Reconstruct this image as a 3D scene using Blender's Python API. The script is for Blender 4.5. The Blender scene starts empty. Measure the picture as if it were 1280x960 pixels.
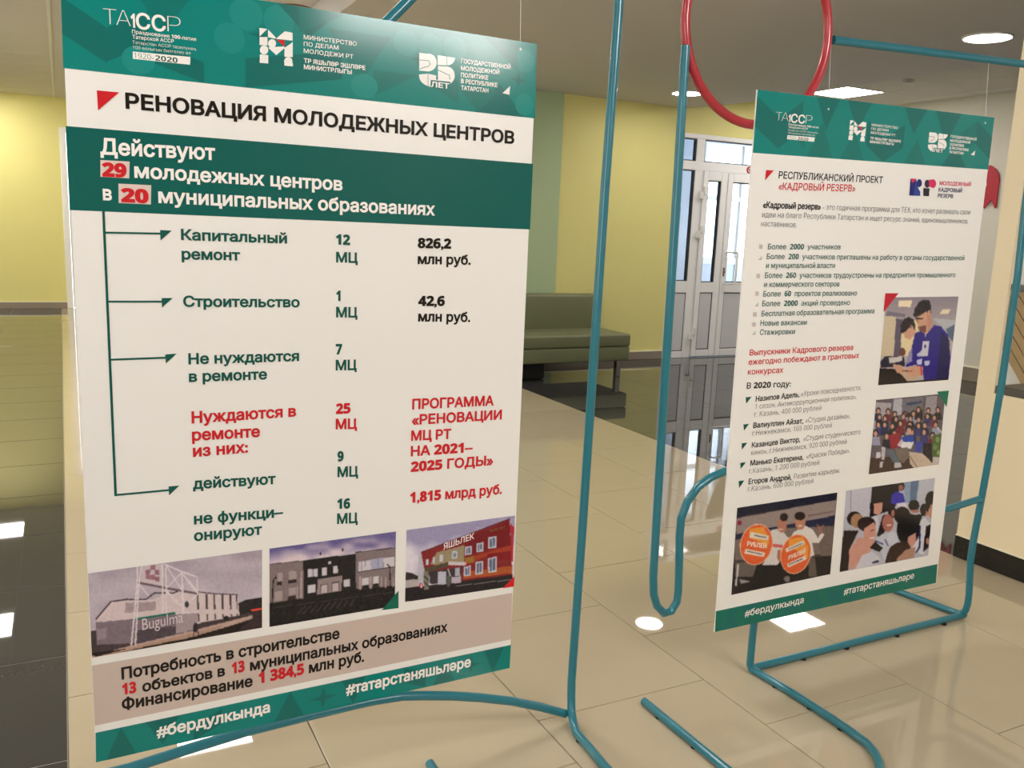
import bpy, math, random
import numpy as np
from mathutils import Vector, Matrix

# ------------------------------------------------------------------ camera
C = bpy.context.scene.collection
EYE = Vector((0.0, 0.0, 1.385))
F, YAW, PITCH, ROLL = 1092.68, math.radians(27.304), math.radians(10.142), math.radians(2.305)
cy, sy = math.cos(YAW), math.sin(YAW)
fwd = Vector((sy*math.cos(PITCH), cy*math.cos(PITCH), -math.sin(PITCH)))
r0 = Vector((cy, -sy, 0)); u0 = r0.cross(fwd)
RT = r0*math.cos(ROLL) + u0*math.sin(ROLL); UP = -r0*math.sin(ROLL) + u0*math.cos(ROLL)
cam_data = bpy.data.cameras.new('camera'); cam = bpy.data.objects.new('camera', cam_data); C.objects.link(cam)
cam_data.sensor_width = 36; cam_data.lens = F/1280*36; cam_data.clip_start = 0.05
M = Matrix((RT, UP, -fwd)).transposed().to_4x4(); M.translation = EYE
cam.matrix_world = M
bpy.context.scene.camera = cam

# ------------------------------------------------------------------ world, exposure, lights
sc = bpy.context.scene
sc.view_settings.view_transform = 'Standard'; sc.view_settings.look = 'None'
sc.view_settings.gamma = 1; sc.view_settings.use_curve_mapping = False
sc.view_settings.exposure = 0.58
PANEL_E, DOWN_E = 20.0, 30.0
world = bpy.data.worlds.new('overcast_sky'); sc.world = world; world.use_nodes = True
bg = world.node_tree.nodes['Background']; bg.inputs[0].default_value = (0.80, 0.88, 1.0, 1); bg.inputs[1].default_value = 4.0
def area(name, loc, target, sx, sz, power, col):
    l = bpy.data.lights.new(name, 'AREA'); l.shape = 'RECTANGLE'; l.size = sx; l.size_y = sz; l.energy = power; l.color = col
    o = bpy.data.objects.new(name, l); C.objects.link(o); o.location = loc
    o.rotation_euler = (Vector(target)-Vector(loc)).to_track_quat('-Z', 'Y').to_euler(); return o
# added area fill lights along the unseen left wall; another over the photographer's shoulder
area('left_fill', (-3.9, -1.6, 1.7), (0.9, 1.95, 1.1), 2.6, 1.7, 85, (0.97, 0.95, 1.0))
area('left_fill', (-3.9, 3.0, 1.7), (0, 3.0, 1.3), 3.6, 1.7, 22, (0.97, 0.95, 1.0))
area('left_fill', (-3.9, 9.0, 1.7), (0, 10.5, 1.4), 3.0, 1.7, 75, (1.0, 0.97, 0.90))

area('overhead_fill', (1.9, -0.9, 2.68), (3.2, 5.0, 0.6), 1.2, 0.6, 42, (1.0, 0.97, 0.95))  # added fill under the ceiling, no fixture belongs to it

# ------------------------------------------------------------------ helpers
def srgb(c):
    return tuple(((v/255)/12.92 if v/255 <= 0.04045 else ((v/255+0.055)/1.055)**2.4) for v in c)
MATS = {}
def mat(name, rgb, rough=0.5, metal=0, emit=0, noise=0, nscale=8, bump=0, bscale=40, rand=0, spec=0.5, coat=0):
    if name in MATS: return MATS[name]
    m = bpy.data.materials.new(name); m.use_nodes = True; nt = m.node_tree; p = nt.nodes['Principled BSDF']
    col = srgb(rgb); p.inputs['Base Color'].default_value = (*col, 1)
    p.inputs['Roughness'].default_value = rough; p.inputs['Metallic'].default_value = metal
    p.inputs['Specular IOR Level'].default_value = spec; p.inputs['Coat Weight'].default_value = coat
    if emit:
        p.inputs['Emission Color'].default_value = (*col, 1); p.inputs['Emission Strength'].default_value = emit
    tc = nt.nodes.new('ShaderNodeTexCoord') if (noise or bump) else None
    if noise or rand:
        hsv = nt.nodes.new('ShaderNodeHueSaturation'); hsv.inputs['Color'].default_value = (*col, 1)
        add = nt.nodes.new('ShaderNodeMath'); add.operation = 'ADD'; add.inputs[0].default_value = 1.0; add.inputs[1].default_value = 0
        nt.links.new(add.outputs[0], hsv.inputs['Value']); nt.links.new(hsv.outputs[0], p.inputs['Base Color'])
        if noise:
            n = nt.nodes.new('ShaderNodeTexNoise'); n.inputs['Scale'].default_value = nscale; n.inputs['Detail'].default_value = 5
            nt.links.new(tc.outputs['Object'], n.inputs['Vector'])
            mr = nt.nodes.new('ShaderNodeMapRange'); mr.inputs['To Min'].default_value = 1-noise; mr.inputs['To Max'].default_value = 1+noise
            nt.links.new(n.outputs['Fac'], mr.inputs['Value']); nt.links.new(mr.outputs[0], add.inputs[0])
        if rand:
            oi = nt.nodes.new('ShaderNodeObjectInfo'); mr = nt.nodes.new('ShaderNodeMapRange')
            mr.inputs['To Min'].default_value = -rand; mr.inputs['To Max'].default_value = rand
            nt.links.new(oi.outputs['Random'], mr.inputs['Value']); nt.links.new(mr.outputs[0], add.inputs[1])
    if bump:
        n = nt.nodes.new('ShaderNodeTexNoise'); n.inputs['Scale'].default_value = bscale; n.inputs['Detail'].default_value = 3
        nt.links.new(tc.outputs['Object'], n.inputs['Vector'])
        b = nt.nodes.new('ShaderNodeBump'); b.inputs['Strength'].default_value = bump; b.inputs['Distance'].default_value = 0.004
        nt.links.new(n.outputs['Fac'], b.inputs['Height']); nt.links.new(b.outputs[0], p.inputs['Normal'])
    MATS[name] = m; return m

m_print = bpy.data.materials.new('print'); m_print.use_nodes = True
_p = m_print.node_tree.nodes['Principled BSDF']; _a = m_print.node_tree.nodes.new('ShaderNodeVertexColor'); _a.layer_name = 'Col'
m_print.node_tree.links.new(_a.outputs[0], _p.inputs['Base Color']); _p.inputs['Roughness'].default_value = 0.15; _p.inputs['Specular IOR Level'].default_value = 0.4
m_glass = bpy.data.materials.new('glass'); m_glass.use_nodes = True; _n = m_glass.node_tree
_n.nodes.remove(_n.nodes['Principled BSDF']); _tr = _n.nodes.new('ShaderNodeBsdfTransparent'); _tr.inputs[0].default_value = (.94, .96, .97, 1)
_gl = _n.nodes.new('ShaderNodeBsdfGlossy'); _gl.inputs['Roughness'].default_value = 0.0; _fr = _n.nodes.new('ShaderNodeFresnel'); _fr.inputs[0].default_value = 1.45
_mx = _n.nodes.new('ShaderNodeMixShader'); _n.links.new(_fr.outputs[0], _mx.inputs[0]); _n.links.new(_tr.outputs[0], _mx.inputs[1]); _n.links.new(_gl.outputs[0], _mx.inputs[2])
_n.links.new(_mx.outputs[0], _n.nodes['Material Output'].inputs[0])

m_wallY = mat('yellow_paint', (232, 224, 146), 0.6, noise=.02, bump=.15, bscale=60)
m_wallG = mat('green_paint', (180, 200, 158), 0.6, noise=.02)
m_wallC = mat('greige_paint', (222, 217, 202), 0.6, noise=.02, bump=.1)
m_cream = mat('cream_paint', (236, 222, 190), 0.55, noise=.015, bump=.1)
m_gyps = mat('ceiling_paint', (212, 207, 204), 0.8, noise=.015)
m_ctile = mat('ceiling_tile', (214, 209, 200), 0.85, noise=.03, nscale=30, bump=.3, bscale=120)
m_grid = mat('grid_metal', (226, 224, 214), 0.5)
m_tileB = mat('beige_porcelain', (188, 175, 149), 0.022, noise=.025, nscale=5, rand=.012, spec=.55)
m_tileD = mat('dark_porcelain', (62, 62, 61), 0.02, noise=.06, nscale=60, rand=.03, spec=.6)
m_groutB = mat('brown_grout', (118, 104, 84), 0.8)
m_groutL = mat('grey_grout', (160, 156, 148), 0.8)
m_groutD = mat('dark_grout', (60, 58, 55), 0.6)
m_skirt = mat('taupe_skirting', (150, 138, 124), 0.25, noise=.03)
m_black = mat('black_granite', (34, 34, 33), 0.12, noise=.1, nscale=80)
m_trimL = mat('cream_trim', (238, 232, 206), 0.4)
m_upvc = mat('white_upvc', (244, 244, 244), 0.3)
m_panelG = mat('grey_door_panel', (212, 212, 216), 0.4)
m_gask = mat('gasket', (60, 62, 68), 0.5)
m_teal = mat('teal_enamel', (30, 114, 130), 0.28, coat=.3, noise=.04, nscale=12)
m_red = mat('red_enamel', (172, 44, 54), 0.28, coat=.3, noise=.03, nscale=12)
m_rubber = mat('rubber', (28, 30, 32), 0.8)
m_board = mat('pvc_board', (240, 238, 234), 0.3)
m_green = mat('green_leatherette', (116, 120, 88), 0.42, noise=.03, bump=.25, bscale=150)
m_chrome = mat('chrome', (200, 200, 200), 0.15, metal=1)
m_hard = mat('steel', (150, 150, 152), 0.3, metal=1)
m_lamp = mat('lamp_diffuser', (255, 248, 242), 0.5, emit=PANEL_E)
m_down = mat('downlight_diffuser', (255, 247, 240), 0.5, emit=DOWN_E)
m_white = mat('white_plastic', (236, 236, 232), 0.35)
m_dark = mat('dark_screen', (24, 25, 32), 0.2)
m_wood = mat('tan_wood', (176, 150, 108), 0.5, noise=.08, nscale=14)
m_counter = mat('grey_counter_top', (82, 80, 74), 0.3, noise=.03)
m_redcard = mat('red_card', (186, 40, 58), 0.5)
m_blueW = mat('pale_blue_wall', (216, 226, 242), 0.6)
m_snow = mat('snow', (235, 240, 248), 0.8)
m_line = mat('nylon_line', (220, 220, 215), 0.3)
m_brown = mat('brown_paper', (126, 96, 70), 0.6)

def link(name, me, m, parent=None):
    o = bpy.data.objects.new(name, me); C.objects.link(o)
    if m is not None: me.materials.append(m)
    if parent is not None: o.parent = parent
    return o
def meshobj(name, vs, fs, m, parent=None, smooth=False, off=(0, 0, 0)):
    me = bpy.data.meshes.new(name); me.from_pydata([(v[0]-off[0], v[1]-off[1], v[2]-off[2]) for v in vs], [], fs); me.update()
    if smooth:
        for p in me.polygons: p.use_smooth = True
    return link(name, me, m, parent)
class MB:
    def __init__(s): s.v = []; s.f = []
    def add(s, vs, fs):
        n = len(s.v); s.v += [tuple(v) for v in vs]; s.f += [tuple(i+n for i in f) for f in fs]; return s
    def box(s, x0, x1, y0, y1, z0, z1, b=0.0):
        if x0 > x1: x0, x1 = x1, x0
        if y0 > y1: y0, y1 = y1, y0
        if z0 > z1: z0, z1 = z1, z0
        b = min(b, (x1-x0)/2.01, (y1-y0)/2.01, (z1-z0)/2.01)
        if b <= 0:
            return s.add([(x, y, z) for z in (z0, z1) for y in (y0, y1) for x in (x0, x1)],
                         [(0, 2, 3, 1), (4, 5, 7, 6), (0, 1, 5, 4), (2, 6, 7, 3), (0, 4, 6, 2), (1, 3, 7, 5)])
        import bmesh
        bm = bmesh.new(); bmesh.ops.create_cube(bm, size=1)
        for v in bm.verts: v.co = Vector(((x0+x1)/2+v.co.x*(x1-x0), (y0+y1)/2+v.co.y*(y1-y0), (z0+z1)/2+v.co.z*(z1-z0)))
        bmesh.ops.bevel(bm, geom=bm.edges[:], offset=b, segments=3 if b > .008 else 1, profile=.5, affect='EDGES')
        bm.verts.index_update(); vs = [v.co[:] for v in bm.verts]; fs = [[v.index for v in f.verts] for f in bm.faces]; bm.free()
        return s.add(vs, fs)
    def prism(s, pts, a0, a1, axis):
        """extrude a 2D outline: axis 'z' -> (x,y), 'y' -> (x,z), 'x' -> (y,z)"""
        n = len(pts)
        def P(p, a): return {'z': (p[0], p[1], a), 'y': (p[0], a, p[1]), 'x': (a, p[0], p[1])}[axis]
        vs = [P(p, a0) for p in pts]+[P(p, a1) for p in pts]
        return s.add(vs, [tuple(range(n)), tuple(range(2*n-1, n-1, -1))]+[(i, (i+1) % n, (i+1) % n+n, i+n)[::-1] for i in range(n)])
    def tube(s, pts, r, seg=14, closed=False, caps=True):
        pts = [Vector(p) for p in pts]; n = len(pts); ref = None; rings = []
        for i, p in enumerate(pts):
            a = pts[(i-1) % n] if (closed or i > 0) else p; b = pts[(i+1) % n] if (closed or i < n-1) else p
            t = (b-a).normalized()
            if ref is None: ref = Vector((0, 1, 0)) if abs(t.y) < .9 else Vector((1, 0, 0))
            u = (ref - t*ref.dot(t))
            if u.length < 1e-4: u = Vector((1, 0, 0)) - t*t.x
            u.normalize(); w = t.cross(u); ref = u
            rings.append([tuple(p + (u*math.cos(2*math.pi*k/seg)+w*math.sin(2*math.pi*k/seg))*r) for k in range(seg)])
        vs = [v for R_ in rings for v in R_]; fs = []
        m = n if closed else n-1
        for i in range(m):
            j = (i+1) % n
            for k in range(seg): fs.append((i*seg+k, i*seg+(k+1) % seg, j*seg+(k+1) % seg, j*seg+k))
        if caps and not closed: fs += [tuple(range(seg))[::-1], tuple((n-1)*seg+k for k in range(seg))]
        return s.add(vs, fs)
    def cyl(s, c, r, z0, z1, seg=32, axis='z'):
        pts = [(c[0]+r*math.cos(2*math.pi*k/seg), c[1]+r*math.sin(2*math.pi*k/seg)) for k in range(seg)]
        return s.prism(pts, z0, z1, axis)
    def build(s, name, m, parent=None, smooth=False):
        import bmesh
        o = meshobj(name, s.v, s.f, m, parent)
        bm = bmesh.new(); bm.from_mesh(o.data); bmesh.ops.recalc_face_normals(bm, faces=bm.faces[:]); bm.to_mesh(o.data); bm.free()
        if smooth:
            for p in o.data.polygons: p.use_smooth = True
            o.data.set_sharp_from_angle(angle=math.radians(42))
        return o
def smoothpath(pts, k=8):
    P = [Vector(p) for p in pts]; out = []
    for i in range(len(P)-1):
        a = P[max(i-1, 0)]; b = P[i]; c = P[i+1]; d = P[min(i+2, len(P)-1)]
        for j in range(k):
            t = j/k
            out.append(0.5*((2*b)+(c-a)*t+(2*a-5*b+4*c-d)*t*t+(3*b-a-3*c+d)*t**3))
    out.append(P[-1]); return out
def tag(o, label=None, cat=None, group=None, kind=None):
    if label: o['label'] = label
    if cat: o['category'] = cat
    if group: o['group'] = group
    if kind: o['kind'] = kind
    return o
def struct(o): o['kind'] = 'structure'; return o
def empty(name, loc=(0, 0, 0)):
    o = bpy.data.objects.new(name, None); C.objects.link(o); o.location = loc; o.empty_display_size = .1
    o['_loc'] = 0; del o['_loc']; return o
def under(parent, *obs):
    """parts are modelled in world coordinates; keep them there under a located Empty"""
    for o in obs:
        o.parent = parent; l = parent.location
        o.data.transform(Matrix.Translation(-Vector(l)))
    return obs[0]
def ray(x, y): return fwd + RT*((x-640)/F) - UP*((y-480)/F)
def at(x, y, Y):
    d = ray(x, y); p = EYE + d*(Y/d.y); return p

# ------------------------------------------------------------------ setting: floor
XL, XR, YN, YM, YF = -4.0, 8.36, -4.0, 7.9, 13.95     # room limits
XS = [-.045+.5985*k for k in range(7)]                # joints of the light strip
Z_G, Z_C = 2.72, 2.89                                 # lowered plasterboard and tiled ceiling
floor = struct(MB().box(XL-.2, XR+.2, YN-.2, YF+.2, -.12, -.012).build('floor', m_groutB))
def tilemesh(name, w, d, m, g=.0013):
    b = MB().box(g, w-g, g, d-g, -.010, 0.0, 0.0007)
    me = bpy.data.meshes.new(name); me.from_pydata(b.v, [], b.f); me.materials.append(m); return me
tb = tilemesh('tile', XS[1]-XS[0], .6, m_tileB, .0016); td = tilemesh('tile', .6, .6, m_tileD, .0022)
td2 = tilemesh('tile', .6, .6, m_tileD, .0006)
def put_tile(me, x, y):
    o = bpy.data.objects.new('tile', me); C.objects.link(o); o.parent = floor; o.location = (x, y, 0)
offs = [2.626, 2.37, 1.985, 1.708, 1.40, 1.60]
FAR = {}
for k in range(6):
    y = offs[k] % .6 - .0
    while y < YF-.6:
        if y > .45 and y < 9.4: put_tile(tb, XS[k], y)
        y += .6
    FAR[k] = y
# light strip too far or too close to be told apart: slabs with the same joints
def slab(x0, x1, y0, y1, m, name='tile_field', step=.6, off=0.0):
    b = MB(); x = x0
    while x < x1-.01:
        xe = min(x+step, x1); y = y0
        while y < y1-.01:
            ye = min(y+step, y1); b.box(x+.0015, xe-.0015, y+.0015, ye-.0015, -.010, 0); y = ye
        x = xe
    o = b.build(name, m, floor); tag(o, kind='stuff'); return o
for k in range(6):
    y_first = min(v for v in [offs[k] % .6+.6*i for i in range(3)] if v > .45)
    y_last = offs[k] % .6
    while y_last < 9.4: y_last += .6
    slab(XS[k], XS[k+1], YN, y_first, m_tileB, step=.5985)
    slab(XS[k], XS[k+1], y_last, YF, m_tileB, step=.5985)
# dark fields: grout beds and tiles
gl = MB().box(XL, XS[0], YN, YF, -.012, -.0015).build('grout_bed', m_groutL, floor)
gr = MB().box(XS[6], XR, YN, YM, -.012, -.0015).build('grout_bed', m_groutD, floor)
ys = [2.302+.6*i for i in range(-1, 19)]
for y in ys:
    put_tile(td, XS[0]-.6, y)
    if y > 6: put_tile(td, XS[0]-1.2, y)
slab(XL, XS[0]-1.2, YN, YF, m_tileD); slab(XS[0]-1.2, XS[0]-.6, YN, ys[0]+.6*7, m_tileD); slab(XS[0]-.6, XS[0], YN, ys[0], m_tileD)
slab(XS[0]-.6, XS[0], ys[-1]+.6, YF, m_tileD); slab(XS[0]-1.2, XS[0]-.6, ys[-1]+.6, YF, m_tileD)
for i in range(8):
    for j in range(9):
        x = XS[6]+.6*i; y = 2.5+.6*j
        put_tile(td2, x, y)
slab(XS[6], XR, YN, 2.5, m_tileD)
slab(XS[6]+4.8, XR, 2.5, YM, m_tileD) if XS[6]+4.8 < XR-.02 else None

# ------------------------------------------------------------------ setting: walls
def wall(name, m, *boxes):
    b = MB()
    for q in boxes: b.box(*q)
    return struct(b.build(name, m))
H = 3.05
# far wall (left of the first poster) with the white framed doorway
wall('wall_far', m_wallY, (XL, .03, YF, YF+.2, 0, H), (.03, 1.05, YF, YF+.2, 2.5, H), (1.05, 1.75, YF, YF+.2, 0, H))
wm = wall('wall_middle', m_wallY, (1.75, 5.95, YM, YM+.2, 0, H), (5.95, 8.06, YM, YM+.2, 2.47, H), (8.06, XR+.2, YM, YM+.2, 0, H))
MB().box(3.1, 4.53, YM-.012, YM, .09, Z_G).build('green_stripe', m_wallG, wm)
wall('wall_passage', m_wallY, (1.75, 1.95, YM+.2, YF, 0, H))
wall('wall_right', m_wallC, (XR, XR+.2, YN, YM, 0, H))
wall('wall_left', m_wallY, (XL-.2, XL, YN, YF+.2, 0, H))
wall('wall_back', m_cream, (XL, XR, YN-.2, YN, 0, H))
# baseboards
def base(name, m, x0, x1, y0, y1, h):
    return struct(MB().box(x0, x1, y0, y1, 0, h, .003).build(name, m))
def trim(name, x0, x1, y0, y1, z0, z1, m=None): return struct(MB().box(x0, x1, y0, y1, z0, z1, .002).build(name, m or m_trimL))
base('baseboard_far', m_skirt, XL, .03, YF-.012, YF, .088); trim('trim_1', XL, .03, YF-.014, YF, .088, .102)
base('baseboard_middle', m_skirt, 1.75, 5.95, YM-.014, YM, .086); trim('trim_2', 1.75, 5.95, YM-.016, YM, .086, .1)
base('baseboard_right', m_skirt, XR-.014, XR, 2.0, YM-.02, .14); trim('trim_3', XR-.016, XR, 2.0, YM-.02, .14, .155)
# cream counter wall at the right, its pillar, dark counter top
wall('wall_counter', m_cream, (3.546, 3.70, YN, 2.347, .0, .765), (3.546, 3.562, 2.347, 2.43, .0, H))
base('baseboard_counter', m_black, 3.534, 3.546, YN, 2.429, .098); trim('trim_4', 3.536, 3.546, YN, 2.43, .098, .104)
wp = wall('wall_partition', m_white, (4.65, 4.75, YN, 3.13, 0, H))

# ------------------------------------------------------------------ setting: ceilings
ceil_ = struct(MB().box(XL, XR, YN, YF, Z_C+.012, Z_C+.16).build('ceiling', m_gyps))
edge = [(1.68, YN), (6.24, YN), (6.24, 6.2), (6.235, 6.8), (6.215, 7.2), (6.16, 7.5), (6.08, 7.75), (5.985, 7.9), (1.68, 7.9)]
gy = MB().prism(edge, Z_G, Z_C+.012, 'z').build('plasterboard_step', m_gyps, ceil_)
MB().box(XS[0]+.045, 1.68, YN, YF, Z_C, Z_C+.012).build('plasterboard_strip', m_gyps, ceil_)
MB().box(-.022, 0.0, YN, YF, Z_C-.006, Z_C+.012).build('edge_profile', m_grid, ceil_)
me_ct = bpy.data.meshes.new('ceiling_tile'); _b = MB().box(.004, .596, .004, .596, 0, .012, .003); me_ct.from_pydata(_b.v, [], _b.f); me_ct.materials.append(m_ctile)
panels = []                                             # lit panels: (x0, y0)
for y in (.75, 3.83, 6.93-.03, 9.95-.3, 12.75): panels.append((-1.2, y))
def rows(x0, nx, y0, y1, skip, seen):
    bb = MB()
    for i in range(nx):
        y = y0
        while y < y1-.3:
            x = x0+.6*i
            if not any(abs(x-px) < .4 and abs(y-py) < .4 for px, py in skip):
                if seen(x, y):
                    o = bpy.data.objects.new('ceiling_tile', me_ct); C.objects.link(o); o.parent = ceil_; o.location = (x, y, Z_C-.001)
                else: bb.box(x+.004, x+.596, y+.004, min(y+.596, y1), Z_C-.001, Z_C+.011)
            y += .6
    tag(bb.build('ceiling_tile_field', m_ctile, ceil_), kind='stuff')
y0L = 12.75-.6*27
skipL = [(-1.222, 12.75-.6*k) for k in (0, 5, 10, 15, 20)]
rows(-4.222, 5, y0L, YF, [], lambda x, y: False)
rows(-1.022, 0, 0, 0, [], lambda x, y: False)
rows(-1.222+.6, 1, y0L, YF, [], lambda x, y: y > 6)
rows(-1.222, 1, y0L, YF, skipL, lambda x, y: False)
MB().box(-1.222, -.022, YN, YF, Z_C+.0005, Z_C+.012).build('ceiling_grid', m_grid, ceil_)
skipR = [(6.95, 6.55), (6.95-.5, 3.6)]
rows(6.35, 3, 6.55-.6*17, YM, [(6.95, 6.55), (6.55, 3.55), (6.95, .55)], lambda x, y: y > 3)
MB().box(6.24, XR, YN, YM, Z_C+.0005, Z_C+.012).build('ceiling_grid', m_grid, ceil_)

# ------------------------------------------------------------------ ceiling lamps
def panel_lamp(x, y, w, d, z, label, group=None):
    t = empty('ceiling_light', (x+w/2, y+d/2, z))
    fr = MB(); b = .018
    fr.box(x, x+w, y, y+b, z-.006, z+.006).box(x, x+w, y+d-b, y+d, z-.006, z+.006).box(x, x+b, y+b, y+d-b, z-.006, z+.006).box(x+w-b, x+w, y+b, y+d-b, z-.006, z+.006)
    under(t, fr.build('frame', m_white), MB().box(x+b, x+w-b, y+b, y+d-b, z-.004, z+.004).build('diffuser', m_lamp))
    tag(t, label, 'ceiling light', group); return t
for y, lab in ((12.68, 'square ceiling panel light over the dark floor, farthest, near the yellow wall'), (9.58, 'square ceiling panel light whose mirror image is the middle one on the dark floor'), (6.70, 'square ceiling panel light mirrored in the bottom left corner of the dark floor'),
               (3.75, 'square ceiling panel light to the left of the photographer'), (.75, 'square ceiling panel light behind and left of the photographer')):
    panel_lamp(-1.22, y, .6, .6, Z_C-.002, lab, 'square ceiling panels over the dark left floor')
panel_lamp(6.95, 6.55, .56, .56, Z_C-.004, 'square lit panel in the tiled ceiling just above the right poster')
panel_lamp(6.53, 3.64, .56, .6, Z_C-.004, 'square lit ceiling panel reflected at the bottom right floor edge')
panel_lamp(.64, 6.76, .6, .6, Z_C-.004, 'square ceiling panel reflected under the left poster bottom edge')
panel_lamp(.64, 3.4, .6, .6, Z_C-.004, 'square lit ceiling panel in front of and above the photographer')
panel_lamp(2.75, -2.9, .6, .5, Z_G-.004, 'square ceiling panel behind the photographer, mirrored in the left poster top right')
def downlight(x, y, label):
    t = empty('downlight', (x, y, Z_G))
    ring = MB().tube([(x+.145*math.cos(a), y+.145*math.sin(a), Z_G-.004) for a in [2*math.pi*k/40 for k in range(40)]], .008, 8, closed=True).build('trim_ring', m_white, smooth=True)
    under(t, ring, MB().cyl((x, y), .138, Z_G-.008, Z_G-.0005, 40).build('diffuser', m_down))
    tag(t, label, 'downlight'); return t
downlight(5.40, 3.95, 'large round glowing downlight in the plaster ceiling near the top right corner')
downlight(5.40, 7.05, 'small looking round downlight behind the teal pole, above the yellow wall')
downlight(2.40, 7.05, 'added round downlight brightening the bench end, hidden by the left poster')  # hidden lamp added to lift the light deep in the hall
downlight(5.40, .85, 'round downlight right of the photographer, outside the picture')
t = empty('ceiling_speaker', (1.58, 6.74, Z_C))
rg = MB().tube([(1.58+.12*math.cos(a), 6.74+.12*math.sin(a), Z_C-.004) for a in [2*math.pi*k/36 for k in range(36)]], .006, 8, closed=True).build('rim', m_brown, smooth=True)
under(t, rg, MB().cyl((1.58, 6.74), .115, Z_C-.006, Z_C, 32).build('grille', m_gyps)); tag(t, 'round ceiling fitting with thin dark rim peeking over the left poster top', 'ceiling speaker')
t = empty('smoke_detector', (7.12, 5.97, Z_C))
under(t, MB().cyl((7.12, 5.97), .05, Z_C-.012, Z_C-.001, 24).build('base_plate', m_ctile), MB().cyl((7.12, 5.97), .036, Z_C-.032, Z_C-.011, 24).build('sensor_head', m_panelG))
tag(t, 'small grey round detector on the tiled ceiling above the right poster', 'detector')

# ------------------------------------------------------------------ doors
def doorbox(b, x0, x1, z0, z1, y0=-.0, y1=.07, bev=.004): return b.box(x0, x1, YM+y0, YM+y1, z0, z1, bev)
d1 = struct(empty('door_1', (7.0, YM, 0)))
b = MB()
doorbox(b, 5.95, 6.01, 0, 2.47); doorbox(b, 8.0, 8.06, 0, 2.47); doorbox(b, 6.01, 8.0, 2.42, 2.47)
doorbox(b, 6.01, 8.0, 2.085, 2.18)                      # transom bar
doorbox(b, 6.24, 6.35, 0, 2.085); doorbox(b, 6.24, 6.35, 2.18, 2.42); doorbox(b, 7.62, 7.73, 0, 2.085); doorbox(b, 7.62, 7.73, 2.18, 2.42)
for x0, x1 in ((6.01, 6.24), (7.73, 8.0)):
    doorbox(b, x0, x1, .74, .87); doorbox(b, x0, x1, 0, .075)
under(d1, b.build('frame', m_upvc))
def glazed(x0, x1, z0, z1, parent, name='pane'):
    g = MB().box(x0, x1, YM+.03, YM+.036, z0, z1).build(name, m_glass); under(parent, g)
    k = MB(); w = .011
    k.box(x0, x0+w, YM+.008, YM+.055, z0, z1).box(x1-w, x1, YM+.008, YM+.055, z0, z1).box(x0+w, x1-w, YM+.008, YM+.055, z1-w, z1).box(x0+w, x1-w, YM+.008, YM+.055, z0, z0+w)
    under(parent, k.build('gasket', m_gask))
glazed(6.01, 6.24, 2.18, 2.42, d1); glazed(6.35, 7.62, 2.18, 2.42, d1); glazed(7.73, 8.0, 2.18, 2.42, d1)
glazed(6.01, 6.24, .87, 2.085, d1); glazed(7.73, 8.0, .87, 2.085, d1)
def infill(x0, x1, z0, z1, parent):
    k = MB().box(x0, x1, YM+.012, YM+.05, z0, z1).build('gasket', m_gask)
    p = MB().box(x0+.009, x1-.009, YM+.010, YM+.052, z0+.009, z1-.009, .003).build('infill_panel', m_panelG)
    under(parent, k); under(parent, p)
infill(6.01, 6.24, .075, .74, d1); infill(7.73, 8.0, .075, .74, d1)
def leaf(x0, x1, ml, mr, name):
    t = empty(name, (x0, YM-.012, 0)); t.parent = d1; t.location = Vector((x0, YM-.012, 0))-d1.location
    off = Vector((x0, YM-.012, 0))
    def u(o): o.parent = t; o.data.transform(Matrix.Translation(-off)); return o
    b = MB(); y0, y1 = YM-.014, YM+.056
    b.box(x0, x0+ml, y0, y1, .012, 2.08, .004).box(x1-mr, x1, y0, y1, .012, 2.08, .004)
    for z0, z1 in ((.012, .09), (.745, .86), (1.985, 2.08)): b.box(x0+ml, x1-mr, y0, y1, z0, z1, .004)
    u(b.build('leaf_frame', m_upvc)); w = .010
    k = MB(); a, c = x0+ml, x1-mr
    for z0, z1 in ((.86, 1.985), (.09, .745)):
        k.box(a, a+w, YM-.004, YM+.04, z0, z1).box(c-w, c, YM-.004, YM+.04, z0, z1).box(a+w, c-w, YM-.004, YM+.04, z1-w, z1).box(a+w, c-w, YM-.004, YM+.04, z0, z0+w)
    u(k.build('gasket', m_gask))
    u(MB().box(a+w, c-w, YM+.02, YM+.026, .86, 1.985).build('pane', m_glass))
    u(MB().box(a+w, c-w, YM-.002, YM+.03, .10, .735, .002).build('infill_panel', m_panelG))
    return t, u
l1, u1 = leaf(6.356, 6.692, .067, .085, 'narrow_leaf')
l2, u2 = leaf(6.704, 7.614, .068, .09, 'wide_leaf')
for z in (1.83, 1.40, .26):
    h_ = MB().box(6.30, 6.345, YM-.045, YM+.0, z-.05, z+.03, .004).box(6.345, 6.392, YM-.052, YM-.012, z+.0, z+.085, .004).tube([(6.348, YM-.03, z-.06), (6.348, YM-.03, z+.07)], .009, 10)
    under(d1, h_.build('hinge', m_white, smooth=True))
under(d1, MB().tube([(6.33, YM-.006, .02), (6.332, YM-.006, 2.05)], .003, 6).build('cable', m_white))
hn = MB().tube(smoothpath([(6.755, YM-.014, 1.205), (6.755, YM-.06, 1.205), (6.80, YM-.075, 1.205), (6.86, YM-.075, 1.20), (6.868, YM-.075, 1.16), (6.868, YM-.075, .90), (6.86, YM-.075, .855), (6.80, YM-.075, .85), (6.755, YM-.06, .85), (6.755, YM-.014, .85)], 5), .011, 12)
u2(hn.build('handle', m_white, smooth=True)); u2(MB().box(6.725, 6.75, YM-.02, YM-.012, .93, 1.03, .003).cyl((6.738, .98), .012, YM-.03, YM-.018, 12, 'y').build('lock_plate', m_brown))
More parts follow.
